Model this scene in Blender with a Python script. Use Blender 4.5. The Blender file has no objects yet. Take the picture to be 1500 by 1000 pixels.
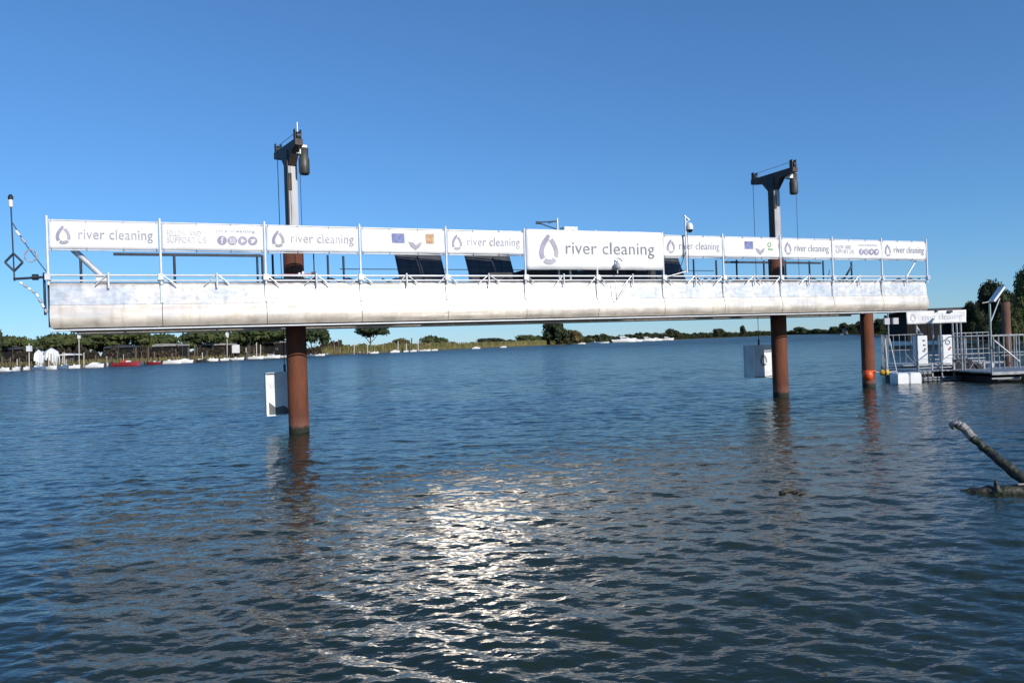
import bpy, math, random
import numpy as np
from mathutils import Vector, Matrix, noise
S = bpy.context.scene
C = S.collection
random.seed(7)
R = math.radians

# ------------------------------------------------------------------ camera
CAM_H = 1.9
F_PX = 1083.0                      # focal length in pixels of the 1500 px wide photograph
ROLL = 0.035
HOR = 4.0                          # horizon below picture centre, px
cd = bpy.data.cameras.new('camera'); cam = bpy.data.objects.new('camera', cd); C.objects.link(cam)
cd.sensor_width = 36; cd.lens = 36 * F_PX / 1500
cd.clip_start = 0.1; cd.clip_end = 20000
ux = Vector((math.cos(ROLL), 0, -math.sin(ROLL)))
uy = Vector((math.sin(ROLL), 0, math.cos(ROLL)))
p_ = math.atan(HOR / F_PX)
rot = Matrix((ux, uy, ux.cross(uy))).transposed()
cam.matrix_world = Matrix.Translation((0, 0, CAM_H)) @ (Matrix.Rotation(p_, 3, 'X') @ rot).to_4x4()
S.camera = cam

# ------------------------------------------------------------------ light
SUN_EL, SUN_AZ = 24.5, 40.0        # azimuth to the right of straight behind the camera
sv = Vector((math.sin(R(SUN_AZ)) * math.cos(R(SUN_EL)), -math.cos(R(SUN_AZ)) * math.cos(R(SUN_EL)), math.sin(R(SUN_EL))))
w = bpy.data.worlds.new('World'); S.world = w; w.use_nodes = True
wn = w.node_tree.nodes; wl = w.node_tree.links
sky = wn.new('ShaderNodeTexSky'); sky.sky_type = 'NISHITA'; sky.sun_disc = False
sky.sun_elevation = R(SUN_EL); sky.sun_rotation = math.atan2(sv.x, sv.y)
sky.air_density = 1.0; sky.dust_density = 0.0; sky.ozone_density = 10.0; sky.altitude = 0
gm = wn.new('ShaderNodeGamma'); gm.inputs[1].default_value = .8      # flatter vertical gradient, as in the photograph
tn = wn.new('ShaderNodeMix'); tn.data_type = 'RGBA'; tn.blend_type = 'MULTIPLY'; tn.inputs[0].default_value = 1
tn.inputs[7].default_value = (.86, 1.05, 1.17, 1)
wl.new(sky.outputs[0], gm.inputs[0]); wl.new(gm.outputs[0], tn.inputs[6]); wl.new(tn.outputs[2], wn['Background'].inputs[0])
wn['Background'].inputs[1].default_value = 0.15
sd = bpy.data.lights.new('sun', 'SUN'); sd.energy = 4.2; sd.angle = R(0.53); sd.color = (1, .93, .84)
so = bpy.data.objects.new('sun', sd); C.objects.link(so)
so.rotation_euler = sv.to_track_quat('Z', 'Y').to_euler()
S.view_settings.view_transform = 'Standard'; S.view_settings.look = 'None'
S.view_settings.exposure = 0.10; S.view_settings.gamma = 1

# ------------------------------------------------------------------ helpers
def ray(px, py):
    """direction (y = 1) of the line of sight to a point of the photograph"""
    dx, dy = px - 750, py - 500
    X = dx * math.cos(ROLL) - dy * math.sin(ROLL)
    Y = dx * math.sin(ROLL) + dy * math.cos(ROLL)
    return X / F_PX, -(Y - HOR) / F_PX
def at(px, py, Z):
    a, b = ray(px, py)
    return Vector((a * Z, Z, CAM_H + b * Z))

class MB:
    def __init__(s): s.v = []; s.f = []; s.sm = []
    def add(s, vs, fs, smooth=False):
        o = len(s.v); s.v += [tuple(v) for v in vs]
        s.f += [tuple(i + o for i in f) for f in fs]; s.sm += [smooth] * len(fs)
        return s
    def box(s, c, d, rz=0, M=None):
        vs = []
        for z in (-1, 1):
            for x, y in ((-1, -1), (1, -1), (1, 1), (-1, 1)):
                p = Vector((x * d[0] / 2, y * d[1] / 2, z * d[2] / 2))
                if M is not None: p = M @ p
                elif rz: p = Matrix.Rotation(rz, 3, 'Z') @ p
                vs.append(Vector(c) + p)
        return s.add(vs, [(3, 2, 1, 0), (4, 5, 6, 7), (0, 1, 5, 4), (1, 2, 6, 5), (2, 3, 7, 6), (3, 0, 4, 7)])
    def tube(s, pts, r, n=8, cap=True, smooth=True):
        pts = [Vector(p) for p in pts]; rr = r if isinstance(r, (list, tuple)) else [r] * len(pts)
        rings = []; 
        for i, p in enumerate(pts):
            a = pts[max(0, i - 1)]; b = pts[min(len(pts) - 1, i + 1)]
            d = (b - a).normalized()
            up = Vector((0, 0, 1)) if abs(d.z) < .9 else Vector((0, 1, 0))
            u = d.cross(up).normalized(); v = u.cross(d)
            rings.append([p + (u * math.cos(2 * math.pi * k / n) + v * math.sin(2 * math.pi * k / n)) * rr[i] for k in range(n)])
        vs = [q for g in rings for q in g]; fs = []
        for i in range(len(pts) - 1):
            for k in range(n):
                k2 = (k + 1) % n
                fs.append((i * n + k2, i * n + k, (i + 1) * n + k, (i + 1) * n + k2))
        s.add(vs, fs, smooth)
        if cap:
            s.add(rings[0], [tuple(range(n))]); s.add(rings[-1], [tuple(reversed(range(n)))])
        return s
    def lathe(s, prof, n=16, c=(0, 0, 0), smooth=True):
        vs = []; fs = []
        for r, z in prof:
            for k in range(n):
                a = 2 * math.pi * k / n; vs.append((c[0] + r * math.cos(a), c[1] + r * math.sin(a), c[2] + z))
        for i in range(len(prof) - 1):
            for k in range(n):
                k2 = (k + 1) % n; fs.append((i * n + k, i * n + k2, (i + 1) * n + k2, (i + 1) * n + k))
        return s.add(vs, fs, smooth)
    def prism(s, poly, y0, y1, smooth=False):
        """poly in (x, z), extruded along y"""
        n = len(poly)
        vs = [(x, y0, z) for x, z in poly] + [(x, y1, z) for x, z in poly]
        fs = [tuple(range(n)), tuple(reversed(range(n, 2 * n)))]
        fs += [(i, i + n, (i + 1) % n + n, (i + 1) % n) for i in range(n)]
        return s.add(vs, fs, smooth)
    def mesh(s, name):
        m = bpy.data.meshes.new(name); m.from_pydata(s.v, [], s.f)
        m.polygons.foreach_set('use_smooth', s.sm); m.update(); return m

def mobj(name, mesh, mat, parent=None, loc=None):
    o = bpy.data.objects.new(name, mesh); C.objects.link(o)
    if mat and not mesh.materials: mesh.materials.append(mat)
    if parent: o.parent = parent
    if loc is not None: o.location = loc
    return o
def part(name, mb, mat, parent=None): return mobj(name, mb.mesh(name), mat, parent)
def tag(o, label=None, cat=None, group=None, kind=None):
    if label: o['label'] = label
    if cat: o['category'] = cat
    if group: o['group'] = group
    if kind: o['kind'] = kind
    return o
def thing(name, label, cat, loc=(0, 0, 0), rz=0, group=None):
    o = bpy.data.objects.new(name, None); C.objects.link(o); o.empty_display_size = .2
    o.location = loc; o.rotation_euler = (0, 0, rz); return tag(o, label, cat, group)
def dup(o, parent=None):
    c = o.copy(); C.objects.link(c)
    if parent: c.parent = parent
    for ch in list(o.children): dup(ch, c)
    return c

def mat(name, col, rough=.6, metal=0., var=.0, scale=3., bump=0., bscale=20., col2=None, spec=None, detail=4, world=False, aniso=None, lo=.4, hi=.6):
    m = bpy.data.materials.new(name); m.use_nodes = True
    nt = m.node_tree; b = nt.nodes['Principled BSDF']; N = nt.nodes.new; L = nt.links.new
    b.inputs['Base Color'].default_value = (*col, 1); b.inputs['Roughness'].default_value = rough
    b.inputs['Metallic'].default_value = metal
    if spec is not None: b.inputs['Specular IOR Level'].default_value = spec
    if world: src = N('ShaderNodeNewGeometry').outputs['Position']
    else: src = N('ShaderNodeTexCoord').outputs['Object']
    if aniso:
        mp = N('ShaderNodeMapping'); mp.inputs['Scale'].default_value = aniso; L(src, mp.inputs[0]); src = mp.outputs[0]
    if col2 is None and var: col2 = tuple(max(0, c * (1 - var)) for c in col)
    if col2 is not None:
        n = N('ShaderNodeTexNoise'); n.inputs['Scale'].default_value = scale; n.inputs['Detail'].default_value = detail
        L(src, n.inputs[0])
        r = N('ShaderNodeValToRGB'); r.color_ramp.elements[0].position = lo; r.color_ramp.elements[1].position = hi
        r.color_ramp.elements[0].color = (*col, 1); r.color_ramp.elements[1].color = (*col2, 1)
        L(n.outputs[0], r.inputs[0]); L(r.outputs[0], b.inputs['Base Color'])
    if bump:
        n2 = N('ShaderNodeTexNoise'); n2.inputs['Scale'].default_value = bscale; n2.inputs['Detail'].default_value = 3
        L(src, n2.inputs[0]); bp = N('ShaderNodeBump'); bp.inputs['Strength'].default_value = bump
        bp.inputs['Distance'].default_value = .05; L(n2.outputs[0], bp.inputs['Height']); L(bp.outputs[0], b.inputs['Normal'])
    return m

M = {}
M['banner'] = mat('banner_vinyl', (.80, .80, .80), .45, var=.05, scale=2, bump=.08, bscale=6)
M['print'] = mat('print_grey', (.20, .21, .23), .5)
M['print_mid'] = mat('print_mid_grey', (.36, .36, .40), .5)
M['print_faint'] = mat('print_faint_grey', (.64, .64, .66), .5)
M['print_light'] = mat('print_light_grey', (.52, .52, .54), .5)
M['print_purple'] = mat('print_purple_grey', (.30, .28, .38), .5)
M['print_blue'] = mat('print_blue', (.20, .24, .50), .5, var=.4, scale=9)
M['print_ochre'] = mat('print_ochre', (.55, .40, .16), .5, col2=(.38, .16, .12), scale=7)
M['print_green'] = mat('print_green', (.25, .42, .22), .5)
M['alu'] = mat('galvanised_tube', (.78, .79, .80), .38, .55, var=.2, scale=8)
M['white_tube'] = mat('white_painted_tube', (.72, .74, .76), .4, .1, var=.12, scale=6)
M['dark_steel'] = mat('dark_steel', (.035, .045, .06), .45, .3, var=.4, scale=5)
M['black'] = mat('black_rubber', (.012, .012, .013), .6, bump=.2)
def sheetmetal(name, col, col2, polished, r0, r1, bump, bscale, met, aniso, nscale):
    """dull oxidised sheet with polished areas showing through"""
    m = mat(name, col, r0, met, col2=col2, scale=nscale, bump=bump, bscale=bscale, world=True, aniso=aniso)
    nt = m.node_tree; b = nt.nodes['Principled BSDF']; N = nt.nodes.new; L = nt.links.new
    # drip stains running down from the top edge
    mp = N('ShaderNodeMapping'); mp.inputs['Scale'].default_value = (9, 9, .9); ge = N('ShaderNodeNewGeometry'); L(ge.outputs['Position'], mp.inputs[0])
    ns = N('ShaderNodeTexNoise'); ns.inputs['Scale'].default_value = 1; ns.inputs['Detail'].default_value = 4; L(mp.outputs[0], ns.inputs[0])
    rs_ = N('ShaderNodeValToRGB'); rs_.color_ramp.elements[0].position = .50; rs_.color_ramp.elements[1].position = .76
    rs_.color_ramp.elements[0].color = (1, 1, 1, 1); rs_.color_ramp.elements[1].color = (.80, .76, .69, 1); L(ns.outputs[0], rs_.inputs[0])
    ml_ = N('ShaderNodeMix'); ml_.data_type = 'RGBA'; ml_.blend_type = 'MULTIPLY'; ml_.inputs[0].default_value = 1
    L(b.inputs['Base Color'].links[0].from_socket, ml_.inputs[6]); L(rs_.outputs[0], ml_.inputs[7]); L(ml_.outputs[2], b.inputs['Base Color'])
    g = N('ShaderNodeBsdfGlossy'); g.inputs['Color'].default_value = (.92, .85, .76, 1); g.inputs['Roughness'].default_value = r1
    geo = N('ShaderNodeNewGeometry'); n = N('ShaderNodeTexNoise'); n.inputs['Scale'].default_value = 1.7; n.inputs['Detail'].default_value = 6
    L(geo.outputs['Position'], n.inputs[0]); mr = N('ShaderNodeMapRange'); mr.inputs['From Min'].default_value = .38; mr.inputs['From Max'].default_value = .62
    mr.inputs['To Min'].default_value = polished * .45; mr.inputs['To Max'].default_value = polished * 1.5; L(n.outputs[0], mr.inputs[0])
    mx = N('ShaderNodeMixShader'); L(mr.outputs[0], mx.inputs[0]); L(b.outputs[0], mx.inputs[1]); L(g.outputs[0], mx.inputs[2])
    bpn = [x for x in nt.nodes if x.type == 'BUMP']
    if bpn: L(bpn[0].outputs[0], g.inputs['Normal'])
    L(mx.outputs[0], nt.nodes['Material Output'].inputs['Surface']); return m
M['foil'] = sheetmetal('crinkled_aluminium', (.80, .77, .74), (.60, .57, .55), .34, .55, .20, .10, 6, .35, (1, 1, 1.5), 8)
M['skin'] = sheetmetal('cream_aluminium', (.84, .76, .66), (.70, .62, .52), .24, .62, .20, .03, 2, .25, (1, 1, 4), 2.2)
M['rust'] = mat('rusty_steel', (.165, .050, .021), .85, .0, col2=(.080, .028, .016), scale=3.5, bump=.35, bscale=30, aniso=(1, 1, .35), lo=.35, hi=.7)
def rust_band(m):
    nt = m.node_tree; b = nt.nodes['Principled BSDF']; N = nt.nodes.new; L = nt.links.new
    src = b.inputs['Base Color'].links[0].from_socket
    tc = N('ShaderNodeTexCoord'); sp = N('ShaderNodeSeparateXYZ'); L(tc.outputs['Object'], sp.inputs[0])
    n = N('ShaderNodeTexNoise'); n.inputs['Scale'].default_value = 9; L(tc.outputs['Object'], n.inputs[0])
    ad = N('ShaderNodeMath'); ad.operation = 'MULTIPLY_ADD'; ad.inputs[1].default_value = -.16; L(n.outputs[0], ad.inputs[0]); L(sp.outputs[2], ad.inputs[2])
    r_ = N('ShaderNodeValToRGB'); e = r_.color_ramp.elements
    e[0].position = .0; e[0].color = (.018, .020, .012, 1); e[1].position = .09; e[1].color = (.20, .085, .06, 1)
    x = e.new(.035); x.color = (.035, .032, .020, 1)
    f = N('ShaderNodeMapRange'); f.inputs['From Min'].default_value = .0; f.inputs['From Max'].default_value = .32; f.inputs['To Min'].default_value = 1; f.inputs['To Max'].default_value = 0
    L(ad.outputs[0], f.inputs[0]); L(ad.outputs[0], r_.inputs[0])
    mx = N('ShaderNodeMix'); mx.data_type = 'RGBA'; L(f.outputs[0], mx.inputs[0]); L(src, mx.inputs[6]); L(r_.outputs[0], mx.inputs[7]); L(mx.outputs[2], b.inputs['Base Color'])
rust_band(M['rust'])
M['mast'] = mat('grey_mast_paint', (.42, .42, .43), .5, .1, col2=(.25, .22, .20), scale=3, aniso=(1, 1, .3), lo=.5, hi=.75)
M['head'] = mat('black_steel_and_mast_shade', (.035, .035, .04), .6, .2, col2=(.08, .05, .035), scale=5)  # black steel of the heads, also the shade colour of left mast flanges
M['motor'] = mat('motor_grey', (.10, .10, .09), .5, .3, var=.4)
M['dock_steel'] = mat('shaded_galvanised_steel', (.34, .36, .38), .5, .3, var=.3, scale=6)  # galvanised steel darkened in colour for the tree shade over the dock
M['belly'] = mat('belly_plate', (.55, .53, .52), .7, .2, var=.3)
M['deck'] = mat('deck_grating', (.30, .31, .32), .6, .4, var=.3, scale=4)
M['glass_dark'] = mat('solar_cells', (.048, .050, .056), .4, .0, var=.4, scale=3)
M['lens'] = mat('black_gloss', (.01, .01, .012), .1)
M['plastic_white'] = mat('white_plastic', (.78, .79, .80), .4, var=.06, scale=4, bump=.1)
M['tarp'] = mat('weathered_tarpaulin', (.80, .81, .82), .5, col2=(.66, .68, .70), scale=2.5, bump=.5, bscale=5)
M['low_patch'] = mat('dark_low_patch', (.12, .14, .14), .5, var=.3)
M['orange'] = mat('orange_float', (.75, .10, .02), .45, var=.2)
M['yellow'] = mat('yellow_float', (.75, .48, .05), .45, var=.2)
M['red'] = mat('red_paint', (.30, .03, .04), .45, var=.2, scale=2)
M['redwhite'] = mat('red_band', (.50, .05, .05), .5)
M['rope'] = mat('pale_rope', (.62, .58, .52), .8, var=.2, scale=30)
M['pinkrope'] = mat('faded_red_rope', (.55, .25, .26), .8, var=.3, scale=20)
M['boat_white'] = mat('boat_gelcoat', (.80, .80, .78), .3, var=.08, scale=1)
M['boat_blue'] = mat('boat_blue_hull', (.10, .16, .26), .35, var=.1)
M['boat_glass'] = mat('boat_glass', (.02, .03, .04), .12)
M['boat_canvas'] = mat('boat_canvas', (.08, .10, .16), .8, var=.3)
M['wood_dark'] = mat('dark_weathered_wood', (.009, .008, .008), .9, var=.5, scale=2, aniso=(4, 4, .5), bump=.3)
M['wood'] = mat('weathered_wood', (.14, .11, .085), .85, var=.5, scale=2, aniso=(4, 4, .5), bump=.3)
M['roof'] = mat('pale_roof_sheet', (.34, .33, .31), .7, var=.3, scale=1)
M['roof_dark'] = mat('dark_roof_sheet', (.05, .055, .065), .7, var=.3, scale=1)
M['bark'] = mat('bark', (.075, .055, .042), .9, var=.5, scale=2, bump=.4)
M['bark_dead'] = mat('wet_dead_wood', (.028, .025, .020), .6, col2=(.026, .032, .016), scale=5, bump=.6, bscale=14)
M['bark_pale'] = mat('bare_dry_wood', (.34, .31, .29), .7, var=.35, scale=9, bump=.5)
M['net'] = mat('dark_net', (.03, .03, .034), .8, var=.5, scale=8, bump=.6, bscale=20)

def leafmat(name, a, b, scale=.35):
    m = mat(name, a, .75, 0, col2=b, scale=scale, detail=5, world=True, lo=.35, hi=.65)
    m.node_tree.nodes['Principled BSDF'].inputs['Specular IOR Level'].default_value = .2
    return m
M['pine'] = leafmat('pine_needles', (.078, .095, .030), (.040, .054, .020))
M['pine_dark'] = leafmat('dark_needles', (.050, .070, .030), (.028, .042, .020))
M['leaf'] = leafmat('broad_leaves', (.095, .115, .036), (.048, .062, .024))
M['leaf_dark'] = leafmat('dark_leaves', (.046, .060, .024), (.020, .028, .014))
M['leaf_autumn'] = leafmat('browning_leaves', (.13, .10, .04), (.07, .06, .025))
M['reed'] = leafmat('reeds', (.24, .20, .085), (.12, .13, .045), .25)
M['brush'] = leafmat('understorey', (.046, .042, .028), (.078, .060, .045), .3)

# ------------------------------------------------------------------ water
def build_water():
    rng = np.random.default_rng(3)
    inner = np.array([0.4, 1.2, 2.2])
    k = .0042
    mid = 3.0 * np.exp(k * np.arange(int(math.log(700 / 3) / k)))
    outer = np.geomspace(760, 15000, 16)
    r = np.concatenate([inner, mid, outer]).astype(np.float64)
    fine = np.linspace(R(-41), R(41), 730)
    coarse = np.linspace(R(41), R(319), 62)[1:-1]
    th = np.concatenate([fine, coarse])
    nr, nt = len(r), len(th)
    Rr, T = np.meshgrid(r, th, indexing='ij')
    X = (Rr * np.sin(T)).astype(np.float32); Y = (Rr * np.cos(T)).astype(np.float32)
    isf = (np.abs(np.where(T > math.pi, T - 2 * math.pi, T)) < R(41.01))
    sp = np.maximum(Rr * k, Rr * np.where(isf, R(82) / 729, R(4.5))).astype(np.float32)
    H = np.zeros_like(X); 
    # slow gust pattern that makes some patches rougher
    g = np.zeros_like(X)
    for i in range(7):
        lam = rng.uniform(5, 26); a = rng.uniform(-.5, .5); kk = 2 * math.pi / lam
        g += np.sin(kk * (X * math.sin(a) * .6 + Y * math.cos(a)) + rng.uniform(0, 6.28))
    g = 1 + .16 * g
    n = 64
    for i in range(n):
        lam = .10 * (1.7 / .10) ** ((i + rng.uniform(0, 1)) / n)
        spread = .85 if lam < 1 else .5
        a = rng.normal(0.12, spread * .60)
        kk = 2 * math.pi / lam
        slope = .0175 * (1.35 if lam < .22 else 1.3 if lam < .45 else .75 if lam < .9 else .42)
        amp = slope * lam / (2 * math.pi) * 1.0
        fade = np.clip((lam / sp - 3.0) / 3.0, 0, 1)
        ph = kk * (X * math.sin(a) + Y * math.cos(a)) + rng.uniform(0, 6.28)
        # slow phase wander breaks up long regular crests
        ph += 1.6 * np.sin(X * (.5 / max(lam, .3)) + i) + 1.1 * np.sin(Y * (.37 / max(lam, .3)) + 2.1 * i)
        H += (amp * fade * g) * (np.sin(ph) + .25 * np.cos(2 * ph))
    H *= np.clip((Rr - .5) / 2, 0, 1)
    co = np.stack([X, Y, H.astype(np.float32)], -1).reshape(-1, 3)
    co = np.concatenate([co, [[0, 0, 0]]]).astype(np.float32)
    i = np.arange(nr - 1)[:, None] * nt; j = np.arange(nt)[None, :]; j2 = (j + 1) % nt
    q = np.stack([i + j, i + nt + j, i + nt + j2, i + j2], -1).reshape(-1, 4)
    q = q[:, ::-1]
    jj = np.arange(nt); tri = np.stack([np.full(nt, nr * nt), (jj + 1) % nt, jj], -1)
    tri = tri[:, ::-1]
    m = bpy.data.meshes.new('water')
    nq, nt3 = len(q), len(tri)
    m.vertices.add(len(co)); m.vertices.foreach_set('co', co.ravel())
    m.loops.add(nq * 4 + nt3 * 3); m.loops.foreach_set('vertex_index', np.concatenate([q.ravel(), tri.ravel()]).astype(np.int32))
    m.polygons.add(nq + nt3)
    st = np.concatenate([np.arange(nq) * 4, nq * 4 + np.arange(nt3) * 3]).astype(np.int32)
    m.polygons.foreach_set('loop_start', st)
    m.polygons.foreach_set('use_smooth', np.ones(nq + nt3, bool))
    m.update(calc_edges=True)
    mt = bpy.data.materials.new('river_water'); mt.use_nodes = True
    nt_ = mt.node_tree; b = nt_.nodes['Principled BSDF']; N = nt_.nodes.new; L = nt_.links.new
    b.inputs['Base Color'].default_value = (.010, .026, .026, 1)
    b.inputs['IOR'].default_value = 1.333; b.inputs['Roughness'].default_value = .06
    geo = N('ShaderNodeNewGeometry')
    ln = N('ShaderNodeVectorMath'); ln.operation = 'LENGTH'; L(geo.outputs['Position'], ln.inputs[0])
    # murky green body with slow patches
    n0 = N('ShaderNodeTexNoise'); n0.inputs['Scale'].default_value = .12; L(geo.outputs['Position'], n0.inputs[0])
    rp = N('ShaderNodeValToRGB'); rp.color_ramp.elements[0].position = .35; rp.color_ramp.elements[1].position = .7
    rp.color_ramp.elements[0].color = (.012, .024, .017, 1); rp.color_ramp.elements[1].color = (.024, .036, .024, 1)
    L(n0.outputs[0], rp.inputs[0]); L(rp.outputs[0], b.inputs['Base Color'])
    def bumpn(scale, stretch, fa, fb, s0, s1, dist, prev):
        mp = N('ShaderNodeMapping'); mp.inputs['Scale'].default_value = (scale * stretch, scale, scale); L(geo.outputs['Position'], mp.inputs[0])
        n = N('ShaderNodeTexNoise'); n.inputs['Scale'].default_value = 1; n.inputs['Detail'].default_value = 2; L(mp.outputs[0], n.inputs[0])
        mr = N('ShaderNodeMapRange'); mr.inputs['From Min'].default_value = fa; mr.inputs['From Max'].default_value = fb
        mr.inputs['To Min'].default_value = s0; mr.inputs['To Max'].default_value = s1; L(ln.outputs['Value'], mr.inputs[0])
        bp = N('ShaderNodeBump'); bp.inputs['Distance'].default_value = dist; L(n.outputs[0], bp.inputs['Height']); L(mr.outputs[0], bp.inputs['Strength'])
        if prev: L(prev.outputs[0], bp.inputs['Normal'])
        return bp
    b1 = bumpn(16, .55, 4, 30, .8, .3, .012, None)
    b1 = bumpn(6, .5, 7, 20, .1, 1.0, .055, b1)
    b2 = bumpn(2.4, .45, 14, 40, 0, 1.0, .20, b1)
    b3 = bumpn(.8, .4, 35, 100, 0, 1.0, .9, b2)
    L(b3.outputs[0], b.inputs['Normal'])
    mr = N('ShaderNodeMapRange'); mr.inputs['From Min'].default_value = 10; mr.inputs['From Max'].default_value = 250
    mr.inputs['To Min'].default_value = .11; mr.inputs['To Max'].default_value = .30; L(ln.outputs['Value'], mr.inputs[0])
    L(mr.outputs[0], b.inputs['Roughness'])
    m.materials.append(mt)
    o = bpy.data.objects.new('water', m); C.objects.link(o); tag(o, 'choppy dark blue river water filling the foreground', kind='structure')
build_water()

# river bed / sea bed sheet well below, so nothing is open underneath
part('river_bed', MB().add([(-16000, -16000, -6), (16000, -16000, -6), (16000, 16000, -6), (-16000, 16000, -6)], [(0, 1, 2, 3)]),
     mat('river_mud', (.06, .05, .04), .9, var=.3, scale=.2))['kind'] = 'structure'

# ------------------------------------------------------------------ land
M['land'] = mat('bank_earth', (.13, .115, .075), .95, col2=(.07, .075, .035), scale=.15, bump=.4, bscale=1, world=True)
M['sand'] = mat('bank_sand', (.20, .18, .13), .95, var=.3, scale=.8, bump=.3, bscale=4, world=True)
def water_pts(lst):   # (photo x, distance) -> x, y on the water
    out = []
    for px, Z in lst:
        a, _ = ray(px, 500); out.append((a * Z, Z))
    return out
def land(name, shore, back, h, m):
    """shore: list of xy, back: list of xy, a sloping bank then flat ground"""
    mb = MB(); n = len(shore)
    def inl(i, d):
        s = Vector(shore[i]); b = Vector(back[i]); v = (b - s).normalized(); return s + v * d
    rows = []
    for d, z in ((-1.0, -.6), (.0, .02), (1.2, h * .6), (3.0, h), (14, h * 1.1)):
        rows.append([(*inl(i, d), z + (random.uniform(-.05, .05) if d > .5 else 0)) for i in range(n)])
    rows.append([(*back[i], h * 1.1) for i in range(n)])
    vs = [p for r_ in rows for p in r_]
    fs = [(r_ * n + i, r_ * n + i + 1, (r_ + 1) * n + i + 1, (r_ + 1) * n + i) for r_ in range(len(rows) - 1) for i in range(n - 1)]
    mb.add(vs, fs, True); o = part(name, mb, m); o['kind'] = 'structure'; return o
SH_L = [(-900, 70), (-420, 110), (-150, 140), (0, 156), (120, 168), (250, 190), (350, 235), (440, 275), (500, 300), (560, 330), (660, 400), (735, 470), (800, 540), (870, 640), (940, 800), (1000, 1000), (1080, 1600), (1200, 2600)]
sl = water_pts(SH_L)
bl = [(x - 300 - i * 60, y + 250 + i * 220) for i, (x, y) in enumerate(sl)]
land('river_bank', sl, bl, .55, M['land'])
SH_R = [(1230, 2600), (1215, 1300), (1240, 700), (1262, 420), (1300, 230), (1340, 165), (1400, 120), (1440, 92), (1475, 66), (1530, 50), (1650, 38), (2100, 22), (3500, 9)]
sr = water_pts(SH_R)
br = [(x + 900, y + 200) for x, y in sr]
o = land('river_bank', sr, br, .6, M['land'])
o.data.flip_normals()
# the bank the photographer stands on
sb = [(-400, -8), (-60, -1.5), (-12, .2), (0, .9), (5, .8), (9, .2), (16, 1.5), (26, 4), (60, 6)]
o = land('near_bank', sb, [(x * 1.2, y - 300) for x, y in sb], .45, M['sand'])

# ------------------------------------------------------------------ lettering
_tc = {}
def text_mesh(txt, size, depth=.0015, bold=0.):
    cu = bpy.data.curves.new('lettering', 'FONT'); cu.body = txt; cu.size = size; cu.extrude = depth; cu.offset = bold
    cu.resolution_u = 3; cu.space_character = 1.04
    ob = bpy.data.objects.new('tmp', cu); C.objects.link(ob)
    dg = bpy.context.evaluated_depsgraph_get(); me = bpy.data.meshes.new_from_object(ob.evaluated_get(dg))
    bpy.data.objects.remove(ob)
    vs = [(v.co.x, -v.co.z, v.co.y) for v in me.vertices]; fs = [tuple(p.vertices) for p in me.polygons]
    return vs, fs
def fit_text(mb, txt, x0, x1, z0, hgt, y, bold=0.):
    """txt between x0 and x1, baseline z0, em scale from hgt (x-height-ish)"""
    if (txt, bold) not in _tc: _tc[(txt, bold)] = text_mesh(txt, 1, bold=bold)
    vs, fs = _tc[(txt, bold)]
    xa = min(v[0] for v in vs); xb = max(v[0] for v in vs)
    k = (x1 - x0) / (xb - xa)
    mb.add([(x0 + (v[0] - xa) * k, y + v[1] * .5, z0 + v[2] * hgt) for v in vs], fs)
def ribbon(mb, pts, w, y, th=.002):
    pts = [Vector((p[0], 0, p[1])) for p in pts]; L_ = []; R_ = []
    for i, p in enumerate(pts):
        d = (pts[min(i + 1, len(pts) - 1)] - pts[max(i - 1, 0)]).normalized(); nn = Vector((-d.z, 0, d.x))
        ww = w[i] if isinstance(w, list) else w
        L_.append(p + nn * ww / 2); R_.append(p - nn * ww / 2)
    n = len(pts)
    vs = [(q.x, y, q.z) for q in L_ + R_]
    mb.add(vs, [(i + n, i + n + 1, i + 1, i) for i in range(n - 1)])
def disc(mb, x, z, r, y, n=18, r0=0):
    if r0 == 0:
        mb.add([(x + r * math.cos(2 * math.pi * k / n), y, z + r * math.sin(2 * math.pi * k / n)) for k in range(n)], [tuple(range(n))])
    else:
        ribbon(mb, [(x + (r + r0) / 2 * math.cos(2 * math.pi * k / n), z + (r + r0) / 2 * math.sin(2 * math.pi * k / n)) for k in range(n + 1)], r - r0, y)
def drop(t):   # outline of the water drop, t in 0..1 starting at the tip, clockwise on the left side first
    a = -math.pi * 2 * t
    rr = 1
    x = math.sin(a) * (math.sin(-a / 2) if True else 1)
    z = math.cos(a)
    return .78 * math.sin(a) * abs(math.sin(a / 2)) ** .8, .15 + z * .95
def logo(mb_a, mb_b, cx, cz, s, y):
    """three separated strokes that make a water drop, knob on the tip"""
    def seg(t0, t1, n=9): return [(cx + drop(t0 + (t1 - t0) * i / n)[0] * s, cz + drop(t0 + (t1 - t0) * i / n)[1] * s) for i in range(n + 1)]
    ribbon(mb_a, seg(.06, .38), s * .38, y)
    ribbon(mb_b, seg(.65, .90), s * .34, y)
    ribbon(mb_b, seg(.41, .61), s * .38, y)
    disc(mb_a, cx - .06 * s, cz + 1.12 * s, s * .17, y, 10)

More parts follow.
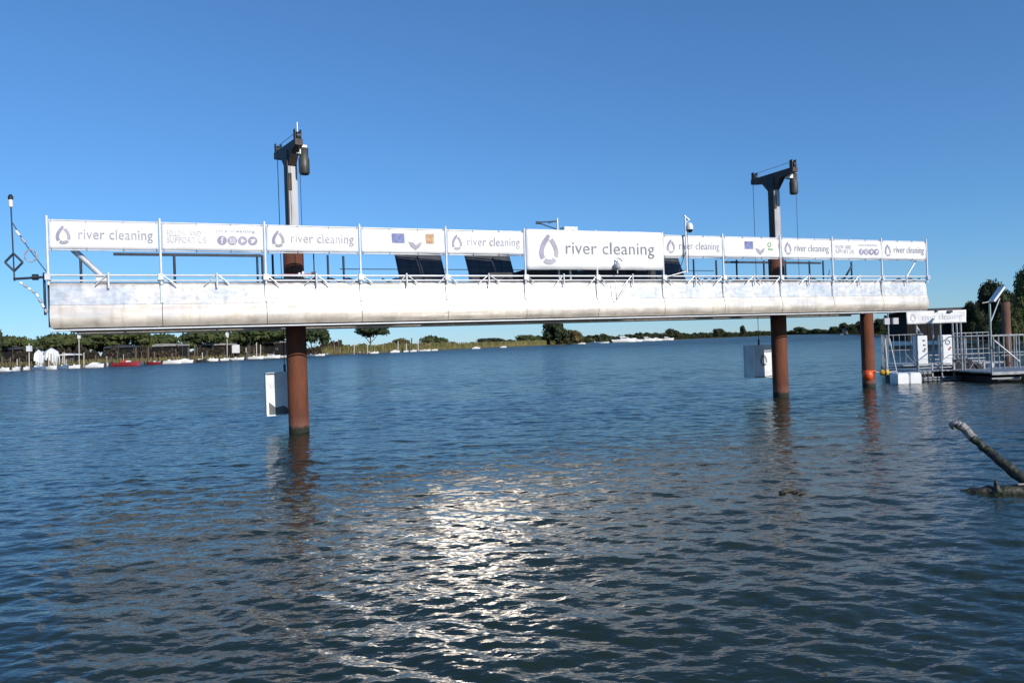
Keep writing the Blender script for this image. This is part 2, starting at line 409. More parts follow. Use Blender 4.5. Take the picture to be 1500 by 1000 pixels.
# ------------------------------------------------------------------ the raised platform
P0 = Vector((-8.93, 14.32, 0)); P1 = Vector((12.93, 22.95, 0))
E = (P1 - P0).normalized(); PL = (P1 - P0).length; ROT = math.atan2(E.y, E.x)
NB = Vector((-E.y, E.x, 0))        # away from the camera
def s_of(px, py=370):
    a, _ = ray(px, py)           # x = a*y ; P0 + s E
    return (a * P0.y - P0.x) / (E.x - a * E.y)
def plat(s, t, z): return P0 + E * s + NB * t + Vector((0, 0, z))
Z_BOT, Z_TOP, Z_RAIL, Z_BB, Z_BT = 2.49, 3.41, 3.53, 4.06, 4.60
TW = 3.0
posts_px = [70, 235, 388, 527, 653, 768, 873, 970, 1058, 1142, 1218, 1290, 1357]
PS = [s_of(x) for x in posts_px]
PS[0] = 0.0; PS[-1] = PL
pf = thing('raised_river_platform', 'long silver walkway platform lifted clear of the river on two rusty piles', 'platform', P0, ROT)

def skin_mesh(prof, L_, seed, dent, nx=16):
    """sheet along x with a (t, z) profile, dented"""
    mb = MB(); vs = []; n = len(prof)
    for i in range(nx + 1):
        x = L_ * i / nx
        for j, (t, z) in enumerate(prof):
            e = min(1, min(i, nx - i) / 2)
            dd = noise.noise(Vector((x * 1.3 + seed * 11, z * 2.3, seed))) * dent * e + noise.noise(Vector((x * 4 + seed * 11, z * 5, seed + 5))) * dent * .45 * e
            vs.append((x, t + dd, z))
    fs = [(i * n + j, i * n + j + 1, (i + 1) * n + j + 1, (i + 1) * n + j) for i in range(nx) for j in range(n - 1)]
    mb.add(vs, fs, True)
    # returned edge gives the sheet its thickness
    return mb
up_prof = [(.05, Z_TOP), (.03, Z_TOP - .01), (.023, Z_TOP - .12), (.016, Z_TOP - .22), (.009, Z_TOP - .32), (.003, Z_TOP - .40), (0, Z_TOP - .44)]
lo_prof = []
zt = Z_TOP - .445
for k in range(13):
    a = k / 12
    # bulging tube-like lower body, curling under at the foot
    ang = a * math.pi * .93
    lo_prof.append((-.06 * math.sin(min(ang, math.pi / 2)) - .0 + (0 if ang < math.pi / 2 else .10 * (1 - math.sin(ang)) ** 1.3) , zt - (zt - Z_BOT - .03) * a))
lo_prof[0] = (-.012, zt)
NBAY = len(PS) - 1
for i in range(NBAY):
    L_ = PS[i + 1] - PS[i]
    o = part('upper_skin_sheet', skin_mesh(up_prof, L_ - .012, i + 1, .009, 30), M['foil'], pf); o.location.x = PS[i] + .006
    o = part('lower_skin_sheet', skin_mesh(lo_prof, L_ - .012, i + 31, .006, 20), M['skin'], pf); o.location.x = PS[i] + .006
    o = part('rear_skin_sheet', MB().box((L_ / 2, TW, (Z_TOP + Z_BOT) / 2), (L_ - .012, .012, Z_TOP - Z_BOT)), M['skin'], pf); o.location.x = PS[i] + .006
    for t0, t1 in ((.03, 1.12), (1.88, TW - .02)):
        o = part('deck_plate', MB().box((L_ / 2, (t0 + t1) / 2, Z_TOP - .02), (L_ - .01, t1 - t0, .03)), M['deck'], pf); o.location.x = PS[i] + .005
        o = part('belly_plate', MB().box((L_ / 2, (t0 + t1) / 2 + (.08 if t0 < 1 else 0), Z_BOT + .03), (L_ - .01, t1 - t0 - .16, .02)), M['belly'], pf); o.location.x = PS[i] + .005
part('foot_rail', MB().tube([(0, .02, Z_BOT - .015), (PL, .02, Z_BOT - .015)], .018), M['white_tube'], pf)
part('foot_rail', MB().tube([(0, TW, Z_BOT - .015), (PL, TW, Z_BOT - .015)], .018), M['white_tube'], pf)
part('end_frame', MB().box((-.02, TW / 2, (Z_TOP + Z_BOT) / 2), (.03, TW - .1, Z_TOP - Z_BOT - .1)), M['dark_steel'], pf)
part('end_frame', MB().box((PL + .02, TW / 2, (Z_TOP + Z_BOT) / 2), (.03, TW - .1, Z_TOP - Z_BOT - .1)), M['deck'], pf)
for i, s in enumerate(PS):
    m = M['white_tube']
    part('front_post', MB().tube([(s, -.03, Z_TOP - .05), (s, -.03, Z_BT + .10)], .026), m, pf)
    if 0 < i < NBAY:
        part('seam_strap', MB().box((s, -.012 - .004, Z_TOP - .22), (.05, .012, .40)), M['alu'], pf)
    part('post_clamp', MB().box((s, -.045, Z_RAIL - .02), (.10, .10, .12)), M['alu'], pf)
    part('rear_post', MB().tube([(s + .1, TW, Z_TOP), (s + .1, TW, Z_BB + .30)], .03), M['dark_steel'], pf)
for z, r in ((Z_RAIL + .015, .022), (Z_TOP + .03, .018)):
    part('front_rail', MB().tube([(0, -.02, z), (PL, -.02, z)], r), M['white_tube'], pf)
part('front_rail', MB().tube([(0, .0, Z_BT + .02), (PL, .0, Z_BT + .02)], .018), M['white_tube'], pf)
part('front_rail', MB().tube([(0, .0, Z_BB - .02), (PL, .0, Z_BB - .02)], .014), M['white_tube'], pf)
part('rear_rail', MB().tube([(0, TW, Z_RAIL), (PL, TW, Z_RAIL)], .02), M['dark_steel'], pf)
# dark beam of the rear railing seen under the front banners at both ends
part('rear_rail', MB().box(((PS[1] + PS[2]) / 2 - .56, TW, 4.345), (PS[2] - PS[0] - .7, .05, .065)), M['dark_steel'], pf)
part('rear_rail', MB().box(((PS[9] + PS[11]) / 2 + .5, TW, 4.30), (PS[11] - PS[9] + .2, .05, .065)), M['dark_steel'], pf)
part('rear_rail', MB().tube([(PS[3], TW, 4.02), (PS[9], TW, 4.02)], .012), M['dark_steel'], pf)
for s in (PS[1] + 2.0, PS[2] + .35, PS[3] - .3, PS[7] + .75, PS[8] + 1.2, PS[9] + .9, PS[10] + 1.0, PS[11] + .7):
    part('rear_post', MB().tube([(s, TW, Z_TOP), (s, TW, Z_BB + .32)], .028), M['dark_steel'], pf)
# V braces between the low rail and the skin edge
rs = random.Random(4)
for i in range(NBAY):
    L_ = PS[i + 1] - PS[i]
    for fr in (.0, .52):
        s = PS[i] + L_ * fr
        if i == 0 and fr == 0: continue
        for sg in (-1, 1):
            if rs.random() < .22: continue
            part('diagonal_brace', MB().tube([(s + .03 * sg, -.05, Z_RAIL + .02), (s + sg * rs.uniform(.22, .30), -.05, Z_TOP - rs.uniform(.03, .10))], .014, 6), M['alu'], pf)
        if fr: part('short_post', MB().tube([(s, -.045, Z_TOP - .12), (s, -.045, Z_RAIL + .07)], .022, 6), M['white_tube'], pf)
# big telescopic prop at the left bay, two thin props at the right end
a = s_of(104); b = s_of(148)
part('prop_tube', MB().tube([(a, .25, Z_BB + .02), (b, .10, Z_RAIL + .0)], .062, 12), M['alu'], pf)
part('prop_foot', MB().box((b, .08, Z_RAIL - .05), (.22, .16, .16)), M['alu'], pf)
part('prop_tube', MB().tube([(s_of(1346), .1, Z_BB), (s_of(1330), .1, Z_RAIL)], .025), M['white_tube'], pf)
part('prop_tube', MB().tube([(s_of(1309), 1.6, Z_BB), (s_of(1294), 1.6, Z_RAIL)], .03), M['dark_steel'], pf)
part('rear_stay', MB().tube([(s_of(1325), TW, Z_BB), (s_of(1318), TW, Z_TOP)], .012), M['dark_steel'], pf)
# pile guides: dark collars on deck
for px, wd in ((428, 1.15), (1150, 1.25)):
    s = s_of(px)
    ring = MB().lathe([(.34, -.08), (.52, -.08), (.60, 0), (.52, .07), (.34, .07), (.34, -.08)], 20)
    o = part('pile_guide', ring, M['black'], pf); o.location = (s_of(px) , 1.5, Z_TOP + .09)
    o = part('guide_plate', MB().box((0, 0, 0), (wd, .5, .07)), M['dark_steel'], pf); o.location = (s - .02, .4, Z_TOP + .055)
part('rope_bundle', MB().tube([(s_of(395) , .12, Z_RAIL + .01), (s_of(415), .14, Z_RAIL + .05), (s_of(440), .1, Z_RAIL + .04), (s_of(455), .12, Z_RAIL + .07)], .02), M['pinkrope'], pf)
part('rope_bundle', MB().tube([(s_of(398), .1, Z_TOP + .08), (s_of(425), .1, Z_TOP + .07)], .016), M['rope'], pf)
# machinery lying low on the deck behind the rails
for px, wd, h in ((800, .9, .13), (838, .7, .14), (905, 1.5, .15), (950, .9, .12), (745, .8, .06)):
    part('deck_machinery', MB().box((s_of(px), .8, Z_RAIL + h / 2), (wd, .8, h + .16)), M['black'], pf)
def hose(px0, px1, seed):
    rr = random.Random(seed); pts = []
    a_, b_ = s_of(px0), s_of(px1); n = 14
    for k in range(n + 1):
        pts.append((a_ + (b_ - a_) * k / n, .10 + .05 * rr.random(), Z_TOP + .055 + .035 * math.sin(k * 1.2 + seed)))
    part('hose', MB().tube(pts, .022, 6), M['black'], pf)
for a_, b_, q in ((455, 525, 1), (560, 620, 2), (690, 770, 3), (1020, 1050, 5), (1068, 1100, 6), (1110, 1140, 8), (1150, 1205, 7), (1230, 1258, 9), (1310, 1352, 10)): hose(a_, b_, q)
# loose rope dangling in front of the skin
part('dangling_rope', MB().tube([(s_of(896), -.13, Z_TOP), (s_of(897), -.14, Z_TOP - .5), (s_of(904), -.14, Z_TOP - .36), (s_of(918), -.08, Z_TOP - .02)], .010, 6), M['rope'], pf)

# ------------------------------------------------------------------ banners on the railing
def ysheet(x, z, seed): return .016 * math.sin(x * 2.1 + seed) + .006 * math.sin(x * 7.3 + z * 9 + seed * 3) + .016 * noise.noise(Vector((x * 1.4, z * 3, seed * 3.1)))
def sheet(mb, L_, z0, z1, seed, y=0., th=.008, nx=44, nz=8):
    vs = []
    for sd_ in (0, 1):
        for i in range(nx + 1):
            for j in range(nz + 1):
                x = L_ * i / nx; z = z0 + (z1 - z0) * j / nz; vs.append((x, y + sd_ * th + ysheet(x, z, seed), z))
    n = nz + 1; o = (nx + 1) * n; fs = []
    for i in range(nx):
        for j in range(nz):
            a = i * n + j; fs.append((a, a + n, a + n + 1, a + 1)); fs.append((o + a, o + a + 1, o + a + n + 1, o + a + n))
    for i in range(nx):
        a = i * n; fs.append((a, a + o, a + o + n, a + n)); a += nz; fs.append((a + n, a + n + o, a + o, a))
    for j in range(nz):
        a = j; fs.append((a + 1, a + 1 + o, a + o, a)); a = nx * n + j; fs.append((a, a + o, a + 1 + o, a + 1))
    mb.add(vs, fs, True); return mb
def word_parts(mb, seed, m, parent, gap, y=-.010):
    """one part per word: faces left and right of the gap"""
    for side in (0, 1):
        w_ = MB(); use = {}
        for f in mb.f:
            cx = sum(mb.v[i][0] for i in f) / len(f)
            if (cx > gap) != bool(side): continue
            for i in f:
                if i not in use: use[i] = len(w_.v); w_.v.append(mb.v[i])
            w_.f.append(tuple(use[i] for i in f)); w_.sm.append(False)
        part('lettering', wavy(w_, seed, y), m, parent)
def wavy(mb, seed, y=-.010):
    mb.v = [(v[0], v[1] + y + ysheet(v[0], v[2], seed), v[2]) for v in mb.v]; return mb
def banner(s0, s1, z0, z1, kind, label, cat='banner', group='white banners tied along the platform railing'):
    L_ = s1 - s0; H_ = z1 - z0; sd_ = s0
    t = thing('banner', label, cat, plat(s0, -.035 if kind != 'big' else -.07, z0), ROT, group)
    part('vinyl_sheet', sheet(MB(), L_, 0, H_, sd_), M['banner'], t)
    for x_ in (.03, L_ * .33, L_ * .67, L_ - .03):
        for z_, dz_ in ((H_ - .03, .06), (.03, -.06)):
            if 0.1 < x_ < L_ - .1 and dz_ < 0 and kind == 'big': continue
            y_ = ysheet(x_, z_, sd_) - .006
            part('tie', MB().tube([(x_, y_, z_), (x_ + .01, y_ - .01, z_ + dz_ * .7), (x_, .035, z_ + dz_)], .007, 4), M['print_mid'], t)
    k1, k2, k3 = MB(), MB(), MB()
    if kind in ('name', 'big'):
        s = H_ * .26
        if kind == 'name':
            logo(k1, k2, L_ * .125, H_ * .46, H_ * .29, 0); fit_text(k3, 'river cleaning', L_ * .26, L_ * .95, H_ * .37, .29 * (H_ / .54), 0)
        else:
            logo(k1, k2, L_ * .155, H_ * .45, H_ * .33, 0); fit_text(k3, 'river cleaning', L_ * .275, L_ * .93, H_ * .40, .37 * (H_ / .80), 0)
        part('logo_stroke', wavy(k1, sd_), M['print_purple'], t); part('logo_stroke', wavy(k2, sd_), M['print_mid'], t)
        word_parts(k3, sd_, M['print_mid'] if kind == 'name' else M['print'], t, L_ * .525 if kind == 'name' else L_ * .53)
    elif kind == 'follow':
        for tx, xa_, xb_, zz, hh_ in (('FOLLOW', .05, .23, .54, .17), ('AND', .26, .38, .54, .17), ('SUPPORT', .05, .32, .29, .17), ('US', .35, .43, .29, .17), ('rivercleaning', .53, .92, .73, .08)):
            a_ = MB(); fit_text(a_, tx, L_ * xa_, L_ * xb_, H_ * zz, hh_, 0); part('lettering', wavy(a_, sd_), M['print_light'], t)
        for q in range(4):
            cx = L_ * (.585 + q * .103); cz = H_ * .40; r = H_ * .175
            d_ = MB(); disc(d_, cx, cz, r, 0)
            ic = part('social_icon', wavy(d_, sd_), M['print_purple'], t)
            g_ = MB()
            if q == 0: fit_text(g_, 'f', cx - r * .32, cx + r * .38, cz - r * .75, r * 2.1, 0, .0)
            elif q == 1:
                ribbon(g_, [(cx - r * .5, cz - r * .5), (cx + r * .5, cz - r * .5), (cx + r * .5, cz + r * .5), (cx - r * .5, cz + r * .5), (cx - r * .5, cz - r * .56)], r * .14, 0); disc(g_, cx, cz, r * .3, 0, 10, r * .18)
            elif q == 2:
                g_.add([(cx - r * .3, 0, cz + r * .5), (cx - r * .3, 0, cz - r * .5), (cx + r * .55, 0, cz)], [(0, 1, 2)])
            else:
                g_.add([(cx - r * .6, 0, cz - r * .35), (cx + r * .1, 0, cz - r * .45), (cx + r * .5, 0, cz + r * .1), (cx + r * .6, 0, cz + r * .4), (cx + r * .1, 0, cz + r * .42), (cx - r * .55, 0, cz + r * .3), (cx - r * .1, 0, cz - r * .05)], [(0, 1, 6), (1, 2, 6), (2, 3, 4), (2, 4, 6), (4, 5, 6)])
            part('icon_glyph', wavy(g_, sd_, -.014), M['banner'], ic)
    elif kind == 'sponsors':
        a_ = MB(); x0, x1 = L_ * .36, L_ * .51; z0_, z1_ = H_ * .44, H_ * .83
        a_.add([(x0, 0, z0_), (x1, 0, z0_), (x1, 0, z1_), (x0, 0, z1_)], [(0, 1, 2, 3)])
        part('flag_print', wavy(a_, sd_), M['print_blue'], t)
        a_ = MB(); cx = L_ * .645; cz = H_ * .30
        a_.add([(cx - .17 * 1, 0, cz + .10), (cx - .06, 0, cz + .08), (cx, 0, cz + .02), (cx + .07, 0, cz + .08), (cx + .16, 0, cz + .11), (cx + .11, 0, cz), (cx, 0, cz - .09), (cx - .11, 0, cz - .01)], [(0, 7, 1), (1, 7, 2), (7, 6, 2), (2, 6, 5), (2, 5, 3), (3, 5, 4)])
        part('bird_print', wavy(a_, sd_), M['print_mid'], t)
        a_ = MB(); x0, x1 = L_ * .77, L_ * .87
        if 'green' in label:
            disc(a_, L_ * .82, H_ * .68, .075, 0, 14, .045); ribbon(a_, [(L_ * .79, H_ * .45), (L_ * .88, H_ * .43)], .05, 0)
            part('emblem_print', wavy(a_, sd_), M['print_green'], t)
        else:
            a_.add([(x0, 0, H_ * .42), (x1, 0, H_ * .42), (x1, 0, H_ * .84), (x0, 0, H_ * .84)], [(0, 1, 2, 3)])
            part('emblem_print', wavy(a_, sd_), M['print_ochre'], t)
    return t
kinds = [('name', 'river cleaning banner on the far left bay above the thick slanting prop'),
         ('follow', 'white banner with grey support lettering and four round icons, left of the left mast'),
         ('name', 'river cleaning banner crossing in front of the left mast'),
         ('sponsors', 'white banner with blue flag, grey bird and ochre square emblems'),
         ('name', 'river cleaning banner just left of the big one, above a dark panel'),
         ('big', 'largest and tallest river cleaning banner in the middle of the railing'), None,
         ('name', 'river cleaning banner behind the camera pole right of the big one'),
         ('sponsors', 'white banner with flag, grey bird and green emblem, left of the right mast'),
         ('name', 'river cleaning banner starting at the right mast'),
         ('follow', 'white banner with four round icons near the right end of the railing'),
         ('name', 'river cleaning banner on the last bay at the right end')]
for i, kd in enumerate(kinds):
    if kd is None: continue
    g = .035
    if kd[0] == 'big': banner(PS[5] + .02, PS[7] - .03, 3.70, 4.68, 'big', kd[1])
    else: banner(PS[i] + g, PS[i + 1] - g, Z_BB, Z_BT, kd[0], kd[1])

# ------------------------------------------------------------------ piles with mast and head beam
def pile(px, py, Z, rz, label, fl, top):
    p = at(px, py, Z); p.z = 0
    t = thing('steel_pile', label, 'pile', p, 0, 'rusty piles carrying the platform')
    part('pile_tube', MB().lathe([(0, -5), (.235, -5), (.235, 4.25), (.20, 4.27), (0, 4.27)], 32), M['rust'], t)
    Mr = Matrix.Rotation(rz, 3, 'Z')
    def L3(x, y, z): q = Mr @ Vector((x, y, 0)); return (q.x, q.y, z)
    # H-section mast
    zc = (4.27 + top) / 2; hh = top - 4.27
    ma = part('mast', MB().box(L3(.008, -.112, zc), (.20, .016, hh), rz), M['mast'], t)
    for x_ in (-.108, .108): part('mast_flange', MB().box(L3(x_, 0, zc), (.018, .25, hh), rz), M['head'] if x_ < 0 else M['mast'], ma)  # left flange coloured dark to stand for the mast's shaded side
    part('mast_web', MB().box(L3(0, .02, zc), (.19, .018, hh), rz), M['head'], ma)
    part('mast_bracket', MB().box(L3(.01, -.16, 4.62), (.09, .07, .13), rz), M['head'], ma); part('mast_bracket', MB().box(L3(-.06, -.13, top - .75), (.07, .03, .4), rz), M['head'], ma)
    # head: deep gusset beam along local y, front = -y
    hb = MB(); poly = [(-fl, .14), (-fl, .0), (-.42, -.06), (-.16, -.36), (.16, -.36), (.42, -.08), (.92, 0), (.92, .16)]
    vs = [L3(sx, y, top + z) for sx in (-.09, .09) for y, z in poly]; n = len(poly)
    hb.add(vs, [tuple(reversed(range(n))), tuple(range(n, 2 * n))] + [(i, (i + 1) % n, (i + 1) % n + n, i + n) for i in range(n)])
    hd = part('head_beam', hb, M['head'], t)
    for y in (.09 - fl, .84):
        pl = MB(); a_ = L3(-.05, y, top + .22); b_ = L3(.05, y, top + .22); pl.tube([a_, b_], .10, 14)
        part('pulley', pl, M['dark_steel'], hd)
        part('pulley_cheek', MB().box(L3(-.07, y, top + .24), (.015, .12, .26), rz).box(L3(.07, y, top + .24), (.015, .12, .26), rz), M['head'], hd)
    part('top_wire', MB().tube([L3(0, .09 - fl, top + .33), L3(0, .84, top + .33)], .009, 5), M['alu'], hd)
    mo = MB(); q = L3(.22, .33 - fl, 0); mo.lathe([(0, -.62), (.10, -.62), (.125, -.58), (.125, -.25), (.105, -.22), (.105, .0), (0, .0)], 18, (q[0], q[1], top + .02))
    m_ = part('winch_motor', mo, M['motor'], t)
    part('motor_cover', MB().box((q[0] - .08, q[1], top - .02), (.26, .2, .22), rz), M['plastic_white'], m_)
    # cables: rear one to the counterweight, front ones to the deck
    part('cable', MB().tube([L3(0, .93, top + .22), L3(0, .93, 1.55)], .009, 5), M['dark_steel'], t)
    part('cable', MB().tube([L3(.0, -fl, top + .22), L3(.0, -fl, Z_TOP)], .007, 5), M['dark_steel'], t)
    return t, p, Mr
pl1, pp1, mr1 = pile(438.5, 632, 17.55, R(35), 'left rusty steel pile with grey mast and black winch head, nearest to the camera', .66, 6.66)
part('tip_aerial', MB().tube([mr1 @ Vector((0, -.57, 0)) + Vector((0, 0, 6.88)), mr1 @ Vector((0, -.57, 0)) + Vector((0, 0, 7.20))], .016, 6), M['alu'], pl1)
pl2, pp2, mr2 = pile(1144, 580, 22.8, R(21.5), 'right rusty steel pile with grey mast and black winch head', .95, 6.72)
p3 = at(1273, 567, 25.4); p3.z = 0
t = thing('steel_pile', 'short rusty pile with orange collar float, ending under the platform by the dock', 'pile', p3, 0, 'rusty piles carrying the platform')
part('pile_tube', MB().lathe([(0, -4), (.21, -4), (.21, 2.95), (0, 2.95)], 28), M['rust'], t)
# orange float strapped round it and yellow fender next to it
t = thing('orange_float', 'round orange float tied against the short rusty pile', 'float', p3 + Vector((0, 0, .45)))
part('float_body', MB().lathe([(0, -.18), (.08, -.17), (.15, -.10), (.17, .0), (.15, .10), (.08, .16), (0, .17)], 18, (-.14, -.24, -.02)), M['orange'], t)
part('neck_ring', MB().lathe([(.215, -.03), (.235, -.03), (.24, .02), (.23, .03), (.215, .03)], 20, (0, 0, .10)), M['orange'], t)

q = p3 + Vector((.62, .15, .48))
t = thing('yellow_float', 'small yellow float tied between the short pile and the dock', 'float', q)
part('float_body', MB().tube([(-.16, 0, 0), (-.12, 0, .0), (.12, 0, 0), (.16, 0, 0)], [.03, .10, .10, .03], 12), M['yellow'], t)
part('rope', MB().tube([(-.40, -.02, .06), (-.16, 0, 0), (.16, 0, 0), (.45, .1, .02)], .015, 5), M['rope'], t)
part('collar', MB().tube([(-.03, 0, 0), (.03, 0, 0)], .108, 12), M['black'], t)

# counterweight boxes hanging behind the piles
def cweight(p, Mr, z0, z1, dx, label, with_logo, rz):
    q = p + Mr @ Vector((0, .93, 0)) + Vector((dx, 0, 0)); q.z = z0
    H_ = z1 - z0; W_ = .80; D_ = .45
    t = thing('counterweight_box', label, 'counterweight', q, rz, 'counterweight boxes hanging from the mast heads')
    b = MB(); bw = .02
    b.box((0, 0, H_ / 2), (W_, D_, H_ - .02)); b.box((0, 0, H_ - .015), (W_ + .03, D_ + .03, .03)); b.box((0, 0, .015), (W_ + .03, D_ + .03, .03))
    part('box_body', b, M['tarp'], t)
    for x in (-1, 1):
        for y in (-1, 1): part('corner_angle', MB().box((x * (W_ / 2 + .003), y * (D_ / 2 + .003), H_ / 2), (.035, .035, H_ - .065)), M['plastic_white'], t)
    part('lifting_eye', MB().tube([(-dx, 0, H_ - .01), (-dx, 0, H_ + .18)], .03, 8), M['dark_steel'], t)
    if with_logo:
        a_, c_ = MB(), MB(); logo(a_, c_, -.02, H_ * .52, .17, -D_ / 2 - .004); part('logo_stroke', a_, M['print'], t); part('logo_stroke', c_, M['print'], t)
        part('tie_rope', MB().tube([(-W_ / 2, -D_ / 2 - .02, .05), (0, -D_ / 2 - .03, .03), (W_ / 2, -D_ / 2 - .02, .05)], .012, 5), M['dark_steel'], t)
    else:
        st = MB(); pts = [(-W_ / 2 + .04, .02), (W_ / 2 - .02, .02), (W_ / 2 - .02, .06), (.12, .14), (-.02, .24), (-.2, .20), (-W_ / 2 + .04, .34)]
        st.add([(x, -D_ / 2 - .004, z) for x, z in pts], [tuple(range(len(pts)))]); part('dark_low_patch', st, M['low_patch'], t)  # dark patch with an uneven upper edge, low on the front face
    return t
cweight(pp1, mr1, .36, 1.42, -.05, 'plain white counterweight box with a dark bottom edge behind the left pile', False, ROT)
cweight(pp2, mr2, .56, 1.60, .0, 'counterweight box printed with a drop logo behind the right pile', True, ROT)

# ------------------------------------------------------------------ things on the deck
def solar(px, z_mid, w_, L_, label):
    s = s_of(px); c = plat(s, .9, Z_TOP)
    rz = R(30)
    t = thing('solar_array', label, 'solar panel', c, rz, 'tilted dark solar panels on the deck')
    tilt = R(66)
    Mt = Matrix.Rotation(tilt, 3, 'X')       # local: x width, y up the slope
    cc = Vector((0, L_ / 2 * math.cos(tilt), .08 + L_ / 2 * math.sin(tilt)))
    part('frame', MB().box(cc, (w_, L_, .035), M=Mt), M['dark_steel'], t)
    nn = Mt @ Vector((0, 0, 1))
    for i in range(4):
        for j in range(5):
            off = Mt @ Vector(((i - 1.5) * (w_ - .06) / 4, (j - 2) * (L_ - .06) / 5, .021))
            part('solar_cell', MB().box(cc + off, ((w_ - .06) / 4 - .01, (L_ - .06) / 5 - .01, .006), M=Mt), M['glass_dark'], t)
    for x in (-.4, .4):
        part('support_leg', MB().tube([(x * w_, L_ * math.cos(tilt) * .85, .0), (x * w_, L_ * math.cos(tilt) * .85, L_ * math.sin(tilt) * .8)], .02, 6), M['alu'], t)
solar(634, 0, 1.22, .98, 'dark solar panel on the deck under the emblem banner')
solar(741, 0, 1.30, .98, 'dark solar panel on the deck just left of the big banner')
solar(1006, 0, 1.30, .98, 'dark solar panel on the deck behind the camera pole')

# camera pole clamped to the front rail
cp = plat(s_of(1001.5), -.12, 3.62)
t = thing('camera_pole', 'thin white pole with dome camera clamped to the front railing', 'security camera', cp, ROT)
part('pole', MB().tube([(0, 0, 0), (0, 0, 1.40)], .024, 10), M['white_tube'], t)
part('camera_arm', MB().tube([(0, 0, 1.33), (.10, -.05, 1.40)], .02, 6), M['white_tube'], t)
cm = part('camera_housing', MB().lathe([(0, .10), (.05, .10), (.085, .04), (.09, -.06), (.085, -.08)], 16, (.10, -.05, 1.22)), M['plastic_white'], t)
part('camera_dome', MB().lathe([(.08, -.08), (.07, -.12), (.04, -.15), (0, -.165)], 16, (.10, -.05, 1.22)), M['lens'], cm)
part('top_bracket', MB().box((.05, 0, 1.46), (.20, .05, .025), M=Matrix.Rotation(R(35), 3, 'Y')).tube([(0, 0, 1.40), (.0, 0, 1.53)], .022, 6), M['alu'], t)
part('stay', MB().tube([(-.62, .05, -.10), (0, 0, .05)], .012, 5), M['alu'], t)
part('stay', MB().tube([(-.25, .05, -.03), (-.02, 0, .55)], .010, 5), M['dark_steel'], t)
part('cable', MB().tube([(.03, -.02, 1.15), (.05, -.03, .6), (.03, -.02, .05)], .008, 5), M['black'], t)

# bracket and white box standing behind the big banner
q = plat(s_of(823), .2, 4.70)
t = thing('weather_sensor_bracket', 'small dark triangular bracket sticking up above the big banner', 'bracket', q, ROT)
part('mast', MB().tube([(0, 0, -1.2), (0, 0, .32)], .025, 8), M['white_tube'], t)
part('arm', MB().tube([(0, 0, .24), (-.50, 0, .20)], .018, 6), M['dark_steel'], t)
part('arm', MB().tube([(-.50, 0, .18), (.05, 0, .02)], .015, 6), M['dark_steel'], t)
part('arm', MB().tube([(-.25, 0, .18), (0, 0, .26)], .012, 6), M['dark_steel'], t)
part('sensor_tip', MB().tube([(-.58, 0, .19), (-.46, 0, .19)], .035, 8), M['dark_steel'], t)
q = plat(s_of(841), .25, 4.60)
t = thing('junction_box', 'small white box showing above the top edge of the big banner', 'box', q, ROT)
part('box_body', MB().box((0, 0, .07), (.36, .25, .22)), M['plastic_white'], t)
part('box_lid', MB().box((0, 0, .19), (.38, .27, .022)), M['plastic_white'], t)
part('stand', MB().tube([(0, 0, -1.15), (0, 0, -.02)], .03, 8), M['alu'], t)
# spotlight in front of the big banner's lower edge
q = plat(s_of(899), -.16, 3.60)
t = thing('spotlight', 'small grey spotlight on a bent arm before the big banner', 'lamp', q, ROT)
part('stem', MB().tube([(0, 0, 0), (0, 0, .14), (.0, -.02, .24), (.02, -.02, .40)], .016, 6), M['alu'], t)
part('lamp_head', MB().lathe([(0, -.07), (.07, -.07), (.08, .0), (.05, .08), (0, .09)], 14, (0, -.01, .18)), M['print_mid'], t)
part('arm', MB().tube([(.02, -.02, .40), (.10, -.03, .34), (.13, -.03, .30)], .018, 6), M['print_mid'], t)

# small deck bits: white bottles / caps near the left mast
q = plat(s_of(440), .2, Z_RAIL + .0)
t = thing('deck_fittings', 'cluster of small white fittings and a thin rod beside the left pile guide', 'fittings', q, ROT)
for x, z in ((-.02, .10), (.06, .13), (.12, .08)):
    part('cap', MB().tube([(x, 0, 0), (x, 0, z)], [.045, .025], 8), M['plastic_white'], t)
part('rod', MB().tube([(.30, 0, -.05), (.30, 0, .55)], .014, 6), M['dark_steel'], t)
part('rod_clamp', MB().box((.29, 0, .06), (.10, .06, .12)), M['dark_steel'], t)

# ------------------------------------------------------------------ signal arm at the left end
q = plat(-.02, .05, 0)
t = thing('signal_arm', 'outrigger arm with thin upright mast and diamond mark at the left platform end', 'day mark', q, ROT)
ka = 1 / math.cos(0)
def lx(px): return s_of(px) + .02
part('arm', MB().tube([(-.03, 0, 3.52), (lx(17), 0, 3.48)], .024, 8), M['dark_steel'], t)
xm = lx(18.5)
part('mast', MB().tube([(xm, 0, 3.44), (xm - .02, 0, 5.0)], .013, 8), M['dark_steel'], t)
ml = part('mast_light', MB().tube([(xm - .02, 0, 4.86), (xm - .02, 0, 5.0)], .038, 10), M['plastic_white'], t)
part('light_cap', MB().lathe([(.045, 0), (.045, .06), (.02, .10), (0, .10)], 10, (xm - .02, 0, 5.0)), M['black'], ml)
dm = MB(); zc = 3.80; r_ = .17
pts = [(xm, 0, zc + r_), (xm + r_ * .85, 0, zc), (xm, 0, zc - r_), (xm - r_ * .85, 0, zc)]
for i in range(4): dm.tube([pts[i], pts[(i + 1) % 4]], .022, 6)
part('diamond_mark', dm, M['dark_steel'], t)
